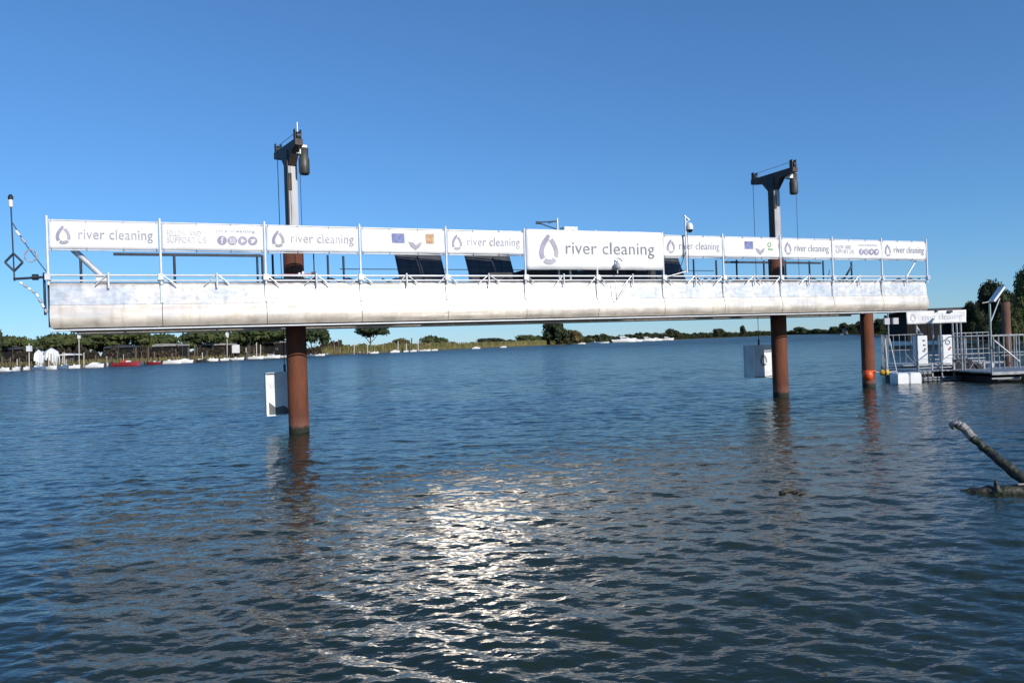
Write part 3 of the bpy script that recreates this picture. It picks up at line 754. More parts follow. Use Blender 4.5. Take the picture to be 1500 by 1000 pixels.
# chains with red and white links
def chain(pts, parent, n=9):
    for i in range(n):
        f = (i + .1) / n; g = (i + .75) / n
        def ip(u):
            u *= len(pts) - 1; k = min(int(u), len(pts) - 2); return Vector(pts[k]).lerp(Vector(pts[k + 1]), u - k)
        part('chain_link', MB().tube([ip(f), ip(g)], .028, 6), M['plastic_white'] if i % 2 == 0 else M['print_mid'], parent)
chain([(xm + .08, 0, 3.42), (xm + .35, 0, 3.20), (-.02, -.05, 2.80)], t, 8)
chain([(xm + .04, 0, 4.42), (xm + .22, 0, 4.14)], t, 2)
part('wire', MB().tube([(xm, 0, 4.55), (xm + .22, 0, 4.12), (xm + .45, 0, 3.75), (xm + .52, 0, 3.64), (-.03, 0, 3.62)], .010, 5), M['dark_steel'], t)
rg = MB(); c_ = (xm + .28, 3.93)
rg.tube([(c_[0] + .10 * math.cos(a * .5236), 0, c_[1] + .12 * math.sin(a * .5236)) for a in range(13)], .016, 5)
part('shackle', rg, M['print_mid'], t)
part('arm_flange', MB().tube([(-.26, 0, 3.515), (-.16, 0, 3.517)], .06, 10), M['dark_steel'], t)
part('side_bar', MB().tube([(-.06, -.02, 3.60), (-.06, -.02, 2.78)], .024, 8), M['dark_steel'], t)

exec_extra = True
# ------------------------------------------------------------------ dock on the right
DZ = 27.5
def rail_set(parent, a, b, h, n, nb, r=.02):
    """railing between a and b (at deck level), n bars"""
    a = Vector(a); b = Vector(b)
    part('handrail', MB().tube([a + Vector((0, 0, h)), b + Vector((0, 0, h))], r, 6), M['dock_steel'], parent)
    part('handrail', MB().tube([a + Vector((0, 0, h * .45)), b + Vector((0, 0, h * .45))], r * .7, 6), M['dock_steel'], parent)
    for i in range(n):
        q = a.lerp(b, i / (n - 1)); part('post', MB().tube([q, q + Vector((0, 0, h + .03))], r * nb, 6), M['dock_steel'], parent)
dk = thing('floating_dock', 'grey steel floating dock with railings at the right edge', 'dock', at(1345, 545, DZ) * 1.0)
dk.location.z = 0
dz0 = dk.location.copy()
def dl(px, py, Z): v = at(px, py, Z) - dz0; return v
def dxy(px, Z, z): a_, _ = ray(px, 500); return (a_ * Z - dz0.x, Z - dz0.y, z)
dh = .34
# left gangway deck
for i in range(9):
    y0 = 27.2 + i; xa = dxy(1296, y0 + .5, 0)[0]; 
    x0 = dxy(1297, 27.5, 0)[0]; x1 = dxy(1350, 27.5, 0)[0]
    part('deck_plank', MB().box(((dxy(1297, y0 + .5, 0)[0] + .67), y0 + .5 - dz0.y, dh - .03), (x1 - x0, .96, .05)), M['dock_steel'], dk)
part('deck_beam', MB().box(((x0 + x1) / 2, 27.12 - dz0.y, dh - .12), (x1 - x0 + .1, .10, .10)), M['black'], dk)
part('deck_beam', MB().box(((x0 + x1) / 2, 27.08 - dz0.y, dh - .02), (x1 - x0 + .14, .05, .06)), M['dock_steel'], dk)
part('deck_beam', MB().box(((x0 + x1) / 2, 27.08 - dz0.y, dh - .22), (x1 - x0 + .14, .05, .04)), M['dock_steel'], dk)
rail_set(dk, (x0 + .03, 27.5 - dz0.y, dh), dxy(1291, 33, dh), 1.38, 6, .9)
rail_set(dk, dxy(1300, 36, dh), dxy(1352, 36, dh), 1.35, 7, .8)
# white rigid strut pair near the pile
part('strut', MB().tube([(x0 - .05, 27.3 - dz0.y, dh), (x0 - .12, 27.3 - dz0.y, 1.62)], .028, 6), M['alu'], dk)
part('strut', MB().tube([(x0 + .28, 27.3 - dz0.y, dh), (x0 + .05, 27.3 - dz0.y, 1.62)], .022, 6), M['alu'], dk)
part('strut', MB().tube([(x0 + .02, 27.3 - dz0.y, 1.4), (x0 + .02, 27.3 - dz0.y, 2.6)], .03, 6), M['dock_steel'], dk)
for xl in (x0 - .06, x0 + .26): part('work_lamp', MB().box((xl, 27.25 - dz0.y, 2.26), (.19, .12, .23)), M['print_light'], dk)
# open frame in the middle
for px, zt_ in ((1343, 2.12), (1356, 1.6), (1367, 2.12), (1378, 2.12), (1396, 2.12), (1402, 2.12), (1408, 2.12), (1414, 1.5)):
    x, y, _ = dxy(px, DZ + (.0 if px in (1343, 1378, 1408) else .7), 0)
    part('post', MB().tube([(x, y, -.3 if px in (1343, 1356, 1378) else dh), (x, y, zt_)], .035, 8), M['dock_steel'], dk)
for z, y_, xa, xb in ((.62, 0, 1341, 1392), (.48, 0, 1341, 1392), (.12, -.05, 1341, 1440), (.03, -.05, 1341, 1440), (.62, 1.2, 1392, 1442), (.72, 1.4, 1335, 1442), (.85, 2.6, 1340, 1440)):
    a_ = dxy(xa, DZ + y_, z); b_ = dxy(xb, DZ + y_, z); part('frame_tube', MB().tube([a_, b_], .028, 6), M['dock_steel'], dk)
for px in (1343, 1364, 1396, 1440):
    x, y, _ = dxy(px, DZ, 0); part('frame_post', MB().box((x, y, .35), (.06, .06, .6)), M['dock_steel'], dk)
for px, px2 in ((1326, 1343), (1358, 1370), (1335, 1345)):
    a_ = dxy(px, DZ + .4, 1.0); b_ = dxy(px2, DZ + .1, .5); part('frame_tube', MB().tube([a_, b_], .02, 6), M['dock_steel'], dk)
part('diagonal_tube', MB().tube([dxy(1342, DZ, 2.1), dxy(1350, DZ, 1.72)], .025, 6), M['alu'], dk)
x, y, _ = dxy(1366, DZ + .7, 0)
for i in range(5): part('deck_plank', MB().box((x + .0, y - .55 + i * .42, .36), (2.0, .40, .04)), M['dock_steel'], dk)
part('pontoon', MB().box((x, y + .5, .06), (2.3, 1.8, .36)), M['black'], dk)
x, y, _ = dxy(1400, DZ + 3, 0)
part('walkway', MB().box((x, y + 1, .45), (4.2, 1.6, .06)), M['dock_steel'], dk)
rail_set(dk, dxy(1398, DZ + 4, .45), dxy(1448, DZ + 4, .45), 1.25, 7, .8)
# right landing, nearer to the camera
RZ_ = 25.2
x0r = dxy(1452, RZ_, 0)[0]; yr = RZ_ - dz0.y; hr = .38
for i in range(8): part('deck_plank', MB().box((x0r + 2.2, yr + .2 + i * .4, hr - .03), (4.4, .385, .05)), M['dock_steel'], dk)
part('deck_beam', MB().box((x0r + 2.2, yr - .04, hr - .05), (4.5, .06, .10)), M['dock_steel'], dk)
part('deck_beam', MB().box((x0r + 2.2, yr - .02, hr - .22), (4.5, .05, .05)), M['dock_steel'], dk)
part('pontoon', MB().box((x0r + 2.4, yr + 1.5, .02), (4.2, 2.6, .34)), M['black'], dk)
for (a_, b_, n_) in (((x0r + .05, yr + .1, hr), (x0r + 4.4, yr + .1, hr), 4), ((x0r + .05, yr + 3.1, hr), (x0r + 4.4, yr + 3.1, hr), 4)):
    rail_set(dk, a_, b_, 1.22, n_, 1.4)
    va, vb = Vector(a_), Vector(b_)
    if a_[1] > yr + 1: continue
    for k in range(25):
        q = va.lerp(vb, (k + .5) / 25); part('railing_bar', MB().tube([q + Vector((0, 0, .1)), q + Vector((0, 0, 1.26))], .022, 5), M['dock_steel'], dk)
rail_set(dk, (x0r + .05, yr + .1, hr), (x0r + .05, yr + 3.1, hr), 1.22, 3, 1.3)
part('stair_rail', MB().tube([dxy(1456, RZ_ - .1, 1.46), dxy(1492, RZ_ - .1, .72)], .024, 6), M['alu'], dk)
part('deck_beam', MB().box((dxy(1498, RZ_ - .2, 0)[0], yr - .25, .05), (.16, .16, .5)), mat('mossy', (.06, .07, .02), .8), dk)

# banner, cabinets
def dworld(px, Z, z): a_, _ = ray(px, 500); return Vector((a_ * Z, Z, z))
a_, b_ = dworld(1329, DZ - .1, 2.12), dworld(1418, DZ - .1, 2.12)
t = thing('banner', 'weathered white banner on the dock frame above the two cabinets', 'banner', a_, math.atan2(b_.y - a_.y, b_.x - a_.x) + R(1), 'banner on the dock')
LB = (b_ - a_).length
part('vinyl_sheet', sheet(MB(), LB, 0, .47, 3.3), M['banner'], t)
k1, k2, k3 = MB(), MB(), MB(); logo(k1, k2, .25, .22, .13, 0); fit_text(k3, 'river cleaning', .6, LB - .15, .14, .34, 0)
part('logo_stroke', wavy(k1, 3.3), M['print_light'], t); part('logo_stroke', wavy(k2, 3.3), M['print_light'], t); word_parts(k3, 3.3, M['print_faint'], t, .6 + (LB - .75) * .385)
part('junction_box', MB().box((LB * .72, -.04, .42), (.16, .06, .08)).box((LB * .50, -.04, .47), (.08, .05, .08)), M['dark_steel'], t)
for px, wd, lab in ((1350, .40, 'left white cabinet with small dark controls under the dock banner'), (1387, .37, 'right white cabinet with round emblem under the dock banner')):
    c_ = dworld(px, DZ + .25, .78)
    t = thing('control_cabinet', lab, 'cabinet', c_, 0, 'white cabinets on the dock')
    part('cabinet_body', MB().box((0, .12, .45), (wd, .28, .90)), M['plastic_white'], t)
    dr = part('cabinet_door', MB().box((0, -.03, .45), (wd - .04, .02, .84)), M['plastic_white'], t)
    if px == 1350:
        for x_, z_ in ((.06, .72), (.08, .55), (.05, .33), (.10, .40)): part('control', MB().box((x_, -.05, z_), (.07, .02, .06)), M['print'], t)
    else:
        e_ = MB(); disc(e_, .0, .62, .10, -.046, 14, .06); part('emblem', e_, M['print'], t)
        for x_, z_ in ((.10, .42), (.05, .36)): part('control', MB().box((x_, -.05, z_), (.06, .02, .05)), M['redwhite'], t)
    part('stand', MB().box((0, .1, -.11), (wd, .25, .22)), M['alu'], t)
# white float block
q = dworld(1324.5, 26.6, -.02)
t = thing('float_block', 'ribbed white plastic float in the water under the left end of the dock', 'float', q, R(4))
fb = MB()
def rbox(mb, c, d, r, n=4):
    # box with rounded vertical outline in xz and bevelled ends
    for y0, y1, k in ((-d[1] / 2, -d[1] / 2 + r, (.9, 1)), (-d[1] / 2 + r, d[1] / 2 - r, (1, 1)), (d[1] / 2 - r, d[1] / 2, (1, .9))):
        ring = []
        for sx, sz, a0 in ((1, 1, 0), (-1, 1, 90), (-1, -1, 180), (1, -1, 270)):
            for i in range(n + 1):
                a = R(a0 + 90 * i / n); ring.append((sx * (d[0] / 2 - r) + r * math.cos(a), sz * (d[2] / 2 - r) + r * math.sin(a)))
        m_ = len(ring); vs = [(c[0] + x * k[0], c[1] + y0, c[2] + z * k[0]) for x, z in ring] + [(c[0] + x * k[1], c[1] + y1, c[2] + z * k[1]) for x, z in ring]
        mb.add(vs, [(i, (i + 1) % m_, (i + 1) % m_ + m_, i + m_) for i in range(m_)], True)
        if y0 < -d[1] / 2 + .001: mb.add(vs[:m_], [tuple(range(m_))])
        if y1 > d[1] / 2 - .001: mb.add(vs[m_:], [tuple(reversed(range(m_)))])
for i in (-1, 1): rbox(fb, (i * .235, 0, .16), (.44, .5, .50), .07)
part('float_body', fb, M['plastic_white'], t)
part('joint_strap', MB().box((0, 0, .33), (.10, .4, .06)), M['print_green'], t)
# dark net heap
nh = MB(); vs = []; fs = []; nx, ny = 26, 10
for i in range(nx + 1):
    for j in range(ny + 1):
        u = i / nx; v = j / ny; h = math.sin(math.pi * u) ** .6 * math.sin(math.pi * v) ** .5 * .52
        vs.append((u * 1.75 - .85, v * 1.3, h * (1 + .25 * noise.noise(Vector((u * 6, v * 4, 1)))) ))
for i in range(nx):
    for j in range(ny): a = i * (ny + 1) + j; fs.append((a, a + ny + 1, a + ny + 2, a + 1))
q = dworld(1421, DZ + .1, .22)
t = thing('net_heap', 'dark heap of netting on the dock between the cabinets and the right landing', 'net', q)
part('netting', nh.add(vs, fs, True), M['net'], t)
rr = random.Random(5); cb = MB()
for k in range(9):
    x_ = rr.uniform(-.7, .7); cb.tube([(x_ - .2, rr.uniform(0, .4), .15), (x_, rr.uniform(0, .5), .48), (x_ + .25, rr.uniform(0, .4), .12)], .012, 5)
part('net_line', cb, M['print_mid'], t)

# solar lamp post
q = dworld(1451.5, 25.6, .3)
t = thing('solar_lamp_post', 'pale green post carrying a tilted solar panel coloured white for glare at the dock corner', 'lamp post', q)
M['post_green'] = mat('pale_green_post', (.30, .38, .34), .5, var=.2)
part('post', MB().tube([(0, 0, 0), (0, 0, 2.55)], .035, 10), M['post_green'], t)
Mt = Matrix.Rotation(R(-52), 3, 'Y')
part('panel', MB().box((.27, 0, 2.74), (.62, .30, .07), M=Mt), M['plastic_white'], t)  # glare off the panel is put into its white colour
part('brace', MB().tube([(0, 0, 1.75), (.36, 0, 2.60)], .022, 6), M['alu'], t)
part('cross_arm', MB().tube([(-.25, 0, 2.45), (.05, 0, 2.50)], .018, 6), M['rope'], t)
part('lamp', MB().box((-.02, -.05, .30), (.10, .10, .16)), M['alu'], t)
q = dworld(1475, 33, 0)
t = thing('steel_pile', 'brown pile standing behind the right dock railing before the trees', 'pile', q, 0, 'rusty piles carrying the platform')
M['rust_pale'] = mat('pale_rust', (.16, .075, .045), .85, col2=(.10, .05, .035), scale=3, bump=.3, aniso=(1, 1, .3))
part('pile_tube', MB().lathe([(0, -3), (.17, -3), (.17, 3.0), (0, 3.0)], 22), M['rust_pale'], t)

# ------------------------------------------------------------------ sunken branch, driftwood
def logtube(mb, pts, rr, seed, n=14):
    """bumpy tapering log"""
    P = [Vector(p) for p in pts]; m_ = 26; L_ = []; RR = []
    for i in range(m_ + 1):
        u = i / m_ * (len(P) - 1); k = min(int(u), len(P) - 2); f = u - k
        L_.append(P[k].lerp(P[k + 1], f) + Vector((noise.noise(Vector((i * .5, seed, 0))), noise.noise(Vector((i * .5, seed, 9))), noise.noise(Vector((i * .5, seed, 4))))) * .018)
        RR.append((rr[k] * (1 - f) + rr[k + 1] * f) * (1 + .14 * noise.noise(Vector((i * .9, seed, 2)))))
    mb.tube(L_, RR, n); return mb
t = thing('sunken_branch', 'dark dead branch rising from the water with a bare pale tip, lower right edge', 'branch', at(1500, 705, 8.6) * 1)
o0 = t.location.copy()
def bl_(px, py, Z): return at(px, py, Z) - o0
part('limb', logtube(MB(), [bl_(1424, 641, 9.3), bl_(1445, 658, 9.2), bl_(1475, 683, 9.0), bl_(1512, 712, 8.8), bl_(1560, 745, 8.6)], [.044, .053, .062, .074, .08], 2), M['bark_dead'], t)
part('pale_tip', logtube(MB(), [bl_(1392, 622, 9.5), bl_(1401, 620.5, 9.45), bl_(1412, 627, 9.4), bl_(1426, 642.5, 9.3)], [.026, .048, .056, .054], 3), M['bark_pale'], t)
part('snag', MB().tube([bl_(1400, 622, 9.4), bl_(1404, 629, 9.4)], [.03, .01], 6), M['bark_dead'], t)
part('snag', MB().tube([bl_(1393, 624, 9.5), bl_(1396, 629, 9.5)], [.022, .008], 6), M['bark_pale'], t)
q0 = at(1440, 716, 8.5); q0.z = 0
t = thing('drifting_log', 'dark log lying almost awash below the dead branch', 'log', q0)
part('log_body', logtube(MB(), [(-.25, .25, -.06), (.0, .1, .0), (.25, 0, .015), (.6, -.05, .03), (1.3, -.1, .04)], [.03, .055, .07, .075, .08], 7), M['bark_dead'], t)
part('stub', MB().tube([(.16, 0, .02), (.13, -.02, .15)], [.05, .015], 6), M['bark_dead'], t)
part('pale_top', MB().box((.75, -.06, .105), (.8, .035, .012)), M['bark_pale'], t)  # narrow pale strip along the top of the log
q0 = at(1158, 716, 8.9); q0.z = 0
t = thing('driftwood_clump', 'small brown clump of driftwood floating alone in mid water', 'driftwood', q0)
t.scale.z = .5; c1 = MB(); 
for i in range(12):
    rr = random.Random(i); a = rr.uniform(0, 6.28); x = rr.uniform(-.10, .12); l = rr.uniform(.03, .10)
    c1.tube([(x - l * math.cos(a), .02 * i - .1, rr.uniform(-.02, .02)), (x, 0.015 * i - .09, rr.uniform(.02, .05)), (x + l * math.cos(a), .02 * i - .1, rr.uniform(-.02, .03))], [.012, .028, .01], 6)
part('wood_tangle', c1, mat('soaked_wood', (.11, .085, .045), .6, col2=(.04, .035, .02), scale=14), t)
part('end_knot', MB().lathe([(0, .045), (.03, .03), (.04, 0), (.02, -.03)], 9, (-.13, -.05, .035)), M['bark_dead'], t)

# ------------------------------------------------------------------ vegetation
def foliage(kind, seed, nleaf, leaf):
    """unit crown: radius 1 in x and y, z 0..1"""
    rr = random.Random(seed); vs = []; fs = []
    lumps = []
    nl = {'pine': 44, 'round': 18, 'bush': 12, 'tall': 18}[kind]
    for i in range(nl):
        a = rr.uniform(0, 6.283); d = math.sqrt(rr.random())
        if kind == 'pine':
            d *= .82; z = .26 + .50 * math.sqrt(max(0, 1 - d * d)) - (rr.uniform(.1, .4) if i % 3 == 0 else 0); z = max(z, .22); r = rr.uniform(.24, .31); rz = r * .70
            r = min(r, 1.06 - d)
        elif kind == 'round':
            z = rr.uniform(.25, .78); d *= .62 * math.sqrt(max(.1, 1 - ((z - .5) / .5) ** 2)); r = rr.uniform(.26, .38); rz = r * .65
        elif kind == 'tall':
            z = rr.uniform(.15, .85); d *= .6 * (1 - z * .6); r = rr.uniform(.25, .38); rz = r * .42
        else:
            d *= .7; z = .3 + .35 * (1 - d) * rr.random(); r = rr.uniform(.24, .36); rz = r * 1.0
        lumps.append((Vector((d * math.cos(a), d * math.sin(a), z)), r, rz))
    top = max(c.z + rz for c, r, rz in lumps)
    # lumpy inner cores
    for c, r, rz in lumps:
        n1, n2 = 7, 5; base = len(vs)
        for j in range(n2 + 1):
            for i in range(n1):
                th = math.pi * j / n2; ph = 2 * math.pi * i / n1
                k = .80 * (1 + .3 * noise.noise(Vector((c.x * 9 + i, c.y * 7 + j, seed))))
                vs.append((c.x + r * k * math.sin(th) * math.cos(ph), c.y + r * k * math.sin(th) * math.sin(ph), (c.z + rz * k * math.cos(th)) / top))
        for j in range(n2):
            for i in range(n1): a = base + j * n1 + i; b = base + j * n1 + (i + 1) % n1; fs.append((a, a + n1, b + n1, b))
    for k in range(nleaf):
        c, r, rz = rr.choice(lumps)
        d = Vector((rr.gauss(0, 1), rr.gauss(0, 1), rr.gauss(0, 1))).normalized(); q = rr.uniform(.78, 1.12)
        p = c + Vector((d.x * r * q, d.y * r * q, d.z * rz * q)); p.z /= top
        u = Vector((rr.gauss(0, 1), rr.gauss(0, 1), rr.gauss(0, .6))).normalized(); v = (u.cross(d + Vector((.01, .3, .2)))).normalized()
        l = leaf * rr.uniform(.6, 1.4); b = len(vs)
        lz = l * (1.4 if kind != 'pine' else 1.8)
        for x, y in ((-1, -.5), (1, -.6), (.8, .6), (-.7, .5)):
            w_ = p + u * x * l + v * y * l; vs.append((w_.x, w_.y, p.z + (w_.z - p.z) * lz / l))
        fs.append((b, b + 1, b + 2, b + 3))
    m = bpy.data.meshes.new('crown'); m.from_pydata(vs, [], fs); m.update(); return m
FO = {}
def fo(kind, i, dense=False):
    k = (kind, i, dense)
    if k not in FO: FO[k] = foliage(kind, i * 7 + len(kind), 9000 if dense else 1500, .022 if dense else .045)
    return FO[k]
def tree(name, px, top_py, wpx, Z, kind, m, label, crown_frac, group=None, var=0, lean=0, dense=False, zbase=.5, wy=None):
    p = at(px, top_py, Z); ztop = p.z; r = wpx / 2 * Z / F_PX; h = ztop - zbase
    t = thing(name, label, 'tree' if 'bush' not in name else 'bush', (p.x, p.y, zbase), 0, group)
    ch = h * crown_frac; zc = h - ch
    me = fo(kind, var, dense)
    if me.materials and me.materials[0] != m:
        key = (kind, var, dense, m.name)
        if key not in FO: FO[key] = me.copy(); FO[key].materials.clear()
        me = FO[key]
    o = mobj('crown', me, m, t, (lean, 0, zc)); o.scale = (r, wy or r * .9, ch); o.rotation_euler.z = 0 if var % 2 else .7
    if crown_frac < .93:
        tr = MB(); k = max(.12, h * .028)
        tr.tube([(0, 0, -.3), (lean * .4, 0, zc * .6), (lean, 0, zc + ch * .55)], [k, k * .75, k * .4], 8)
        part('trunk', tr, M['bark'], t)
        for s_ in (-1, 1):
            part('limb', MB().tube([(lean * .4, 0, zc * .62), (lean + s_ * r * .45, .1 * s_, zc + ch * .45)], [k * .5, k * .2], 6), M['bark'], t)
    return t
G = 'trees along the left bank'
tree('conifer', -8, 482, 34, 170, 'tall', M['pine_dark'], 'dark conifer cut by the left picture edge', .9, G, 1)
tree('umbrella_pine', 19, 491, 64, 182, 'pine', M['pine'], 'leftmost umbrella pine, low and wide above the moored white boats', .74, G, 1)
tree('umbrella_pine', 97, 487, 84, 196, 'pine', M['pine'], 'umbrella pine above the two white tents', .74, G, 2)
tree('umbrella_pine', 168, 480, 116, 205, 'pine', M['pine'], 'tallest dome shaped umbrella pine above the red boats', .74, G, 3)
tree('umbrella_pine', 236, 488, 60, 222, 'pine', M['pine'], 'small umbrella pine filling the gap right of the tallest dome', .74, G, 4)
tree('umbrella_pine', 305, 481, 84, 240, 'pine', M['pine'], 'umbrella pine behind the tall white-headed pole', .74, G, 5)
tree('umbrella_pine', 392, 475, 106, 268, 'pine', M['pine'], 'broad umbrella pine left of the left pile', .74, G, 2)
tree('umbrella_pine', 348, 486, 50, 262, 'pine', M['pine_dark'], 'dark umbrella pine between two broader domes', .74, G, 1)  # takes the darker needle colour
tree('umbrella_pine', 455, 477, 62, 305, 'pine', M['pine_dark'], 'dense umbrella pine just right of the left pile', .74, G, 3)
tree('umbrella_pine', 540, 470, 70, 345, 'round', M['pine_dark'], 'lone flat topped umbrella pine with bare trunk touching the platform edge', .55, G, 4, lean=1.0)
tree('round_tree', 634, 491, 52, 430, 'round', M['leaf'], 'low round tree between reeds in the middle of the left bank', .95, G, 1)
tree('round_tree', 590, 495, 40, 400, 'round', M['leaf_autumn'], 'small browning tree right of the lone pine', .95, G, 2)
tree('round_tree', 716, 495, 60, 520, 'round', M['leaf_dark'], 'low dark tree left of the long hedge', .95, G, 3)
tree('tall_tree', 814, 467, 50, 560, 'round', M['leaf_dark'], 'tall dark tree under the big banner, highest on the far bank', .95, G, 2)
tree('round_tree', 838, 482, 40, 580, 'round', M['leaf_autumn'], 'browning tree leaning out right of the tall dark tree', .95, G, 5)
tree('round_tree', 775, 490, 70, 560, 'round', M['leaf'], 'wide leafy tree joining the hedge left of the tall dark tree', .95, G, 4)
tree('round_pine', 984, 481, 26, 1000, 'round', M['leaf_dark'], 'round topped tree behind the right end of the white yachts', .9, G, 1)
tree('round_pine', 1052, 481, 22, 1300, 'round', M['leaf_dark'], 'far small tree right of the yachts', .9, G, 3)
tree('round_pine', 1088, 476, 12, 1500, 'round', M['leaf_dark'], 'tiny lone tree on the far spit left of the right pile', .9, G, 2)
rr = random.Random(12)
# right side trees
G2 = 'trees along the right bank'
tree('bushy_tree', 1462, 410, 72, 78, 'round', M['leaf_dark'], 'dark bushy tree behind the white solar lamp', .92, G2, 1, dense=True)
tree('bushy_tree', 1512, 384, 70, 68, 'round', M['leaf'], 'tallest tree cut by the right picture edge', .93, G2, 2, dense=True)
tree('bushy_tree', 1432, 440, 46, 90, 'round', M['leaf_dark'], 'ragged low tree at the left of the right bank trees', .93, G2, 3, dense=True)
tree('bushy_tree', 1490, 450, 60, 55, 'bush', M['leaf'], 'leafy bush behind the right dock railing', .97, G2, 4, dense=True)
tree('bushy_tree', 1448, 466, 60, 70, 'bush', M['leaf_dark'], 'dark bush below the solar lamp, behind the netting', .97, G2, 5, dense=True)
tree('bushy_tree', 1545, 430, 80, 48, 'bush', M['leaf_dark'], 'dark bush just outside the right picture edge', .97, G2, 1, dense=True)
tree('bushy_tree', 1600, 330, 120, 60, 'round', M['leaf_dark'], 'high dark tree beyond the right picture edge', .93, G2, 3, dense=True)
tree('bushy_tree', 1318, 457, 44, 210, 'round', M['leaf_dark'], 'dark tree right of the short pile, behind the gangway', .95, G2, 2, dense=True)
tree('bushy_tree', 1288, 466, 34, 300, 'round', M['leaf_dark'], 'dim tree directly right of the short rusty pile', .95, G2, 4)
tree('bushy_tree', 1262, 470, 24, 450, 'round', M['leaf_dark'], 'tree touching the left side of the short rusty pile', .95, G2, 1)
tree('bushy_tree', 1236, 472, 20, 700, 'round', M['leaf_dark'], 'far tree above the small white house', .95, G2, 2)
tree('bushy_tree', 1222, 478, 18, 900, 'round', M['leaf_dark'], 'far tree left of the small white house', .95, G2, 3)
tree('bushy_tree', 1172, 478, 24, 1300, 'round', M['leaf_dark'], 'far low tree just right of the right pile', .95, G2, 5)
tree('bushy_tree', 1196, 481, 22, 1500, 'round', M['leaf_dark'], 'faint low tree on the horizon between the pile and the white house', .95, G2, 4)

# masses nobody could count
def brush_band(name, pts, h0, h1, n, m, depth, leaf, label, seed):
    """leafy band along photo-x / distance points"""
    rr = random.Random(seed); vs = []; fs = []
    P = [(px, Z) for px, Z in pts]
    for k in range(n):
        u = rr.random() * (len(P) - 1); i = int(u); f = u - i
        px = P[i][0] * (1 - f) + P[i + 1][0] * f; Z = P[i][1] * (1 - f) + P[i + 1][1] * f
        Zd = Z * 1.015 + rr.random() * depth
        a_, _ = ray(px, 500); env = .72 + .45 * noise.noise(Vector((px * .045, 3.3, seed))) + .25 * noise.noise(Vector((px * .2, 1.3, seed)))
        z = .3 + rr.random() ** .8 * (h0 + (h1 - h0) * (u / (len(P) - 1))) * env
        l = leaf * Z / 300 * rr.uniform(.6, 1.5); b = len(vs)
        d = Vector((rr.gauss(0, 1), rr.gauss(0, 1), rr.gauss(0, 1))).normalized(); e = d.cross(Vector((.2, .9, .3))).normalized()
        c = Vector((a_ * Zd, Zd, z))
        for x, y in ((-1, -.6), (1, -.5), (.8, .7), (-.7, .5)):
            q = c + d * x * l + e * y * l; vs.append(tuple(q))
        fs.append((b, b + 1, b + 2, b + 3))
    me = bpy.data.meshes.new(name); me.from_pydata(vs, [], fs); me.update()
    o = mobj(name, me, m); tag(o, label, None, None, 'stuff'); o['category'] = 'vegetation'; return o
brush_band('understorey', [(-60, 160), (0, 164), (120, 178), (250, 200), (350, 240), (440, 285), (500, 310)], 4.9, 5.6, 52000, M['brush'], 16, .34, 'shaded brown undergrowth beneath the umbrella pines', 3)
brush_band('reed_bank', [(470, 300), (560, 345), (660, 415), (740, 490), (800, 560), (870, 660)], 4.4, 4.6, 12000, M['reed'], 14, .5, 'olive and straw reeds along the middle of the left bank', 5)
brush_band('hedge', [(730, 490), (780, 545), (830, 600), (870, 660)], 5.0, 5.5, 6000, M['leaf_dark'], 12, .6, 'dark hedge in front of the tall dark tree', 6)
brush_band('far_wood', [(850, 640), (940, 830), (1000, 1050), (1080, 1650), (1130, 2200)], 7.5, 11, 8000, M['leaf_dark'], 30, .7, 'low dark wood running along the far bank to the horizon', 8)
brush_band('far_wood', [(1130, 2500), (1180, 2400), (1214, 1350), (1240, 720), (1262, 440), (1300, 245), (1340, 180), (1400, 130), (1442, 100)], 13, 3.2, 12000, M['leaf_dark'], 10, .55, 'low dark wood on the horizon behind the right pile', 9)
def reeds(name, pts, h, n, label, seed):
    rr = random.Random(seed); vs = []; fs = []
    for k in range(n):
        u = rr.random() * (len(pts) - 1); i = int(u); f = u - i
        px = pts[i][0] * (1 - f) + pts[i + 1][0] * f; Z = (pts[i][1] * (1 - f) + pts[i + 1][1] * f) * 1.01 + rr.random() * 5
        a_, _ = ray(px, 500); x = a_ * Z; hh = h * rr.uniform(.5, 1.1); w_ = .05 * Z / 100; ln = rr.uniform(-.3, .3); b = len(vs)
        vs += [(x - w_, Z, .2), (x + w_, Z, .2), (x + ln + w_ * .3, Z + rr.uniform(-.2, .2), .2 + hh), (x + ln - w_ * .3, Z, .2 + hh)]; fs.append((b, b + 1, b + 2, b + 3))
    me = bpy.data.meshes.new(name); me.from_pydata(vs, [], fs); me.update(); o = mobj(name, me, M['reed']); tag(o, label, 'vegetation', None, 'stuff')
reeds('reeds', [(470, 298), (560, 338), (660, 408), (740, 478), (800, 548)], 3.6, 5000, 'pale reed stalks fringing the left bank waterline', 4)
reeds('reeds', [(-40, 158), (120, 171), (250, 194), (440, 280)], 1.6, 1800, 'thin straw coloured stalks behind the moored boats', 14)

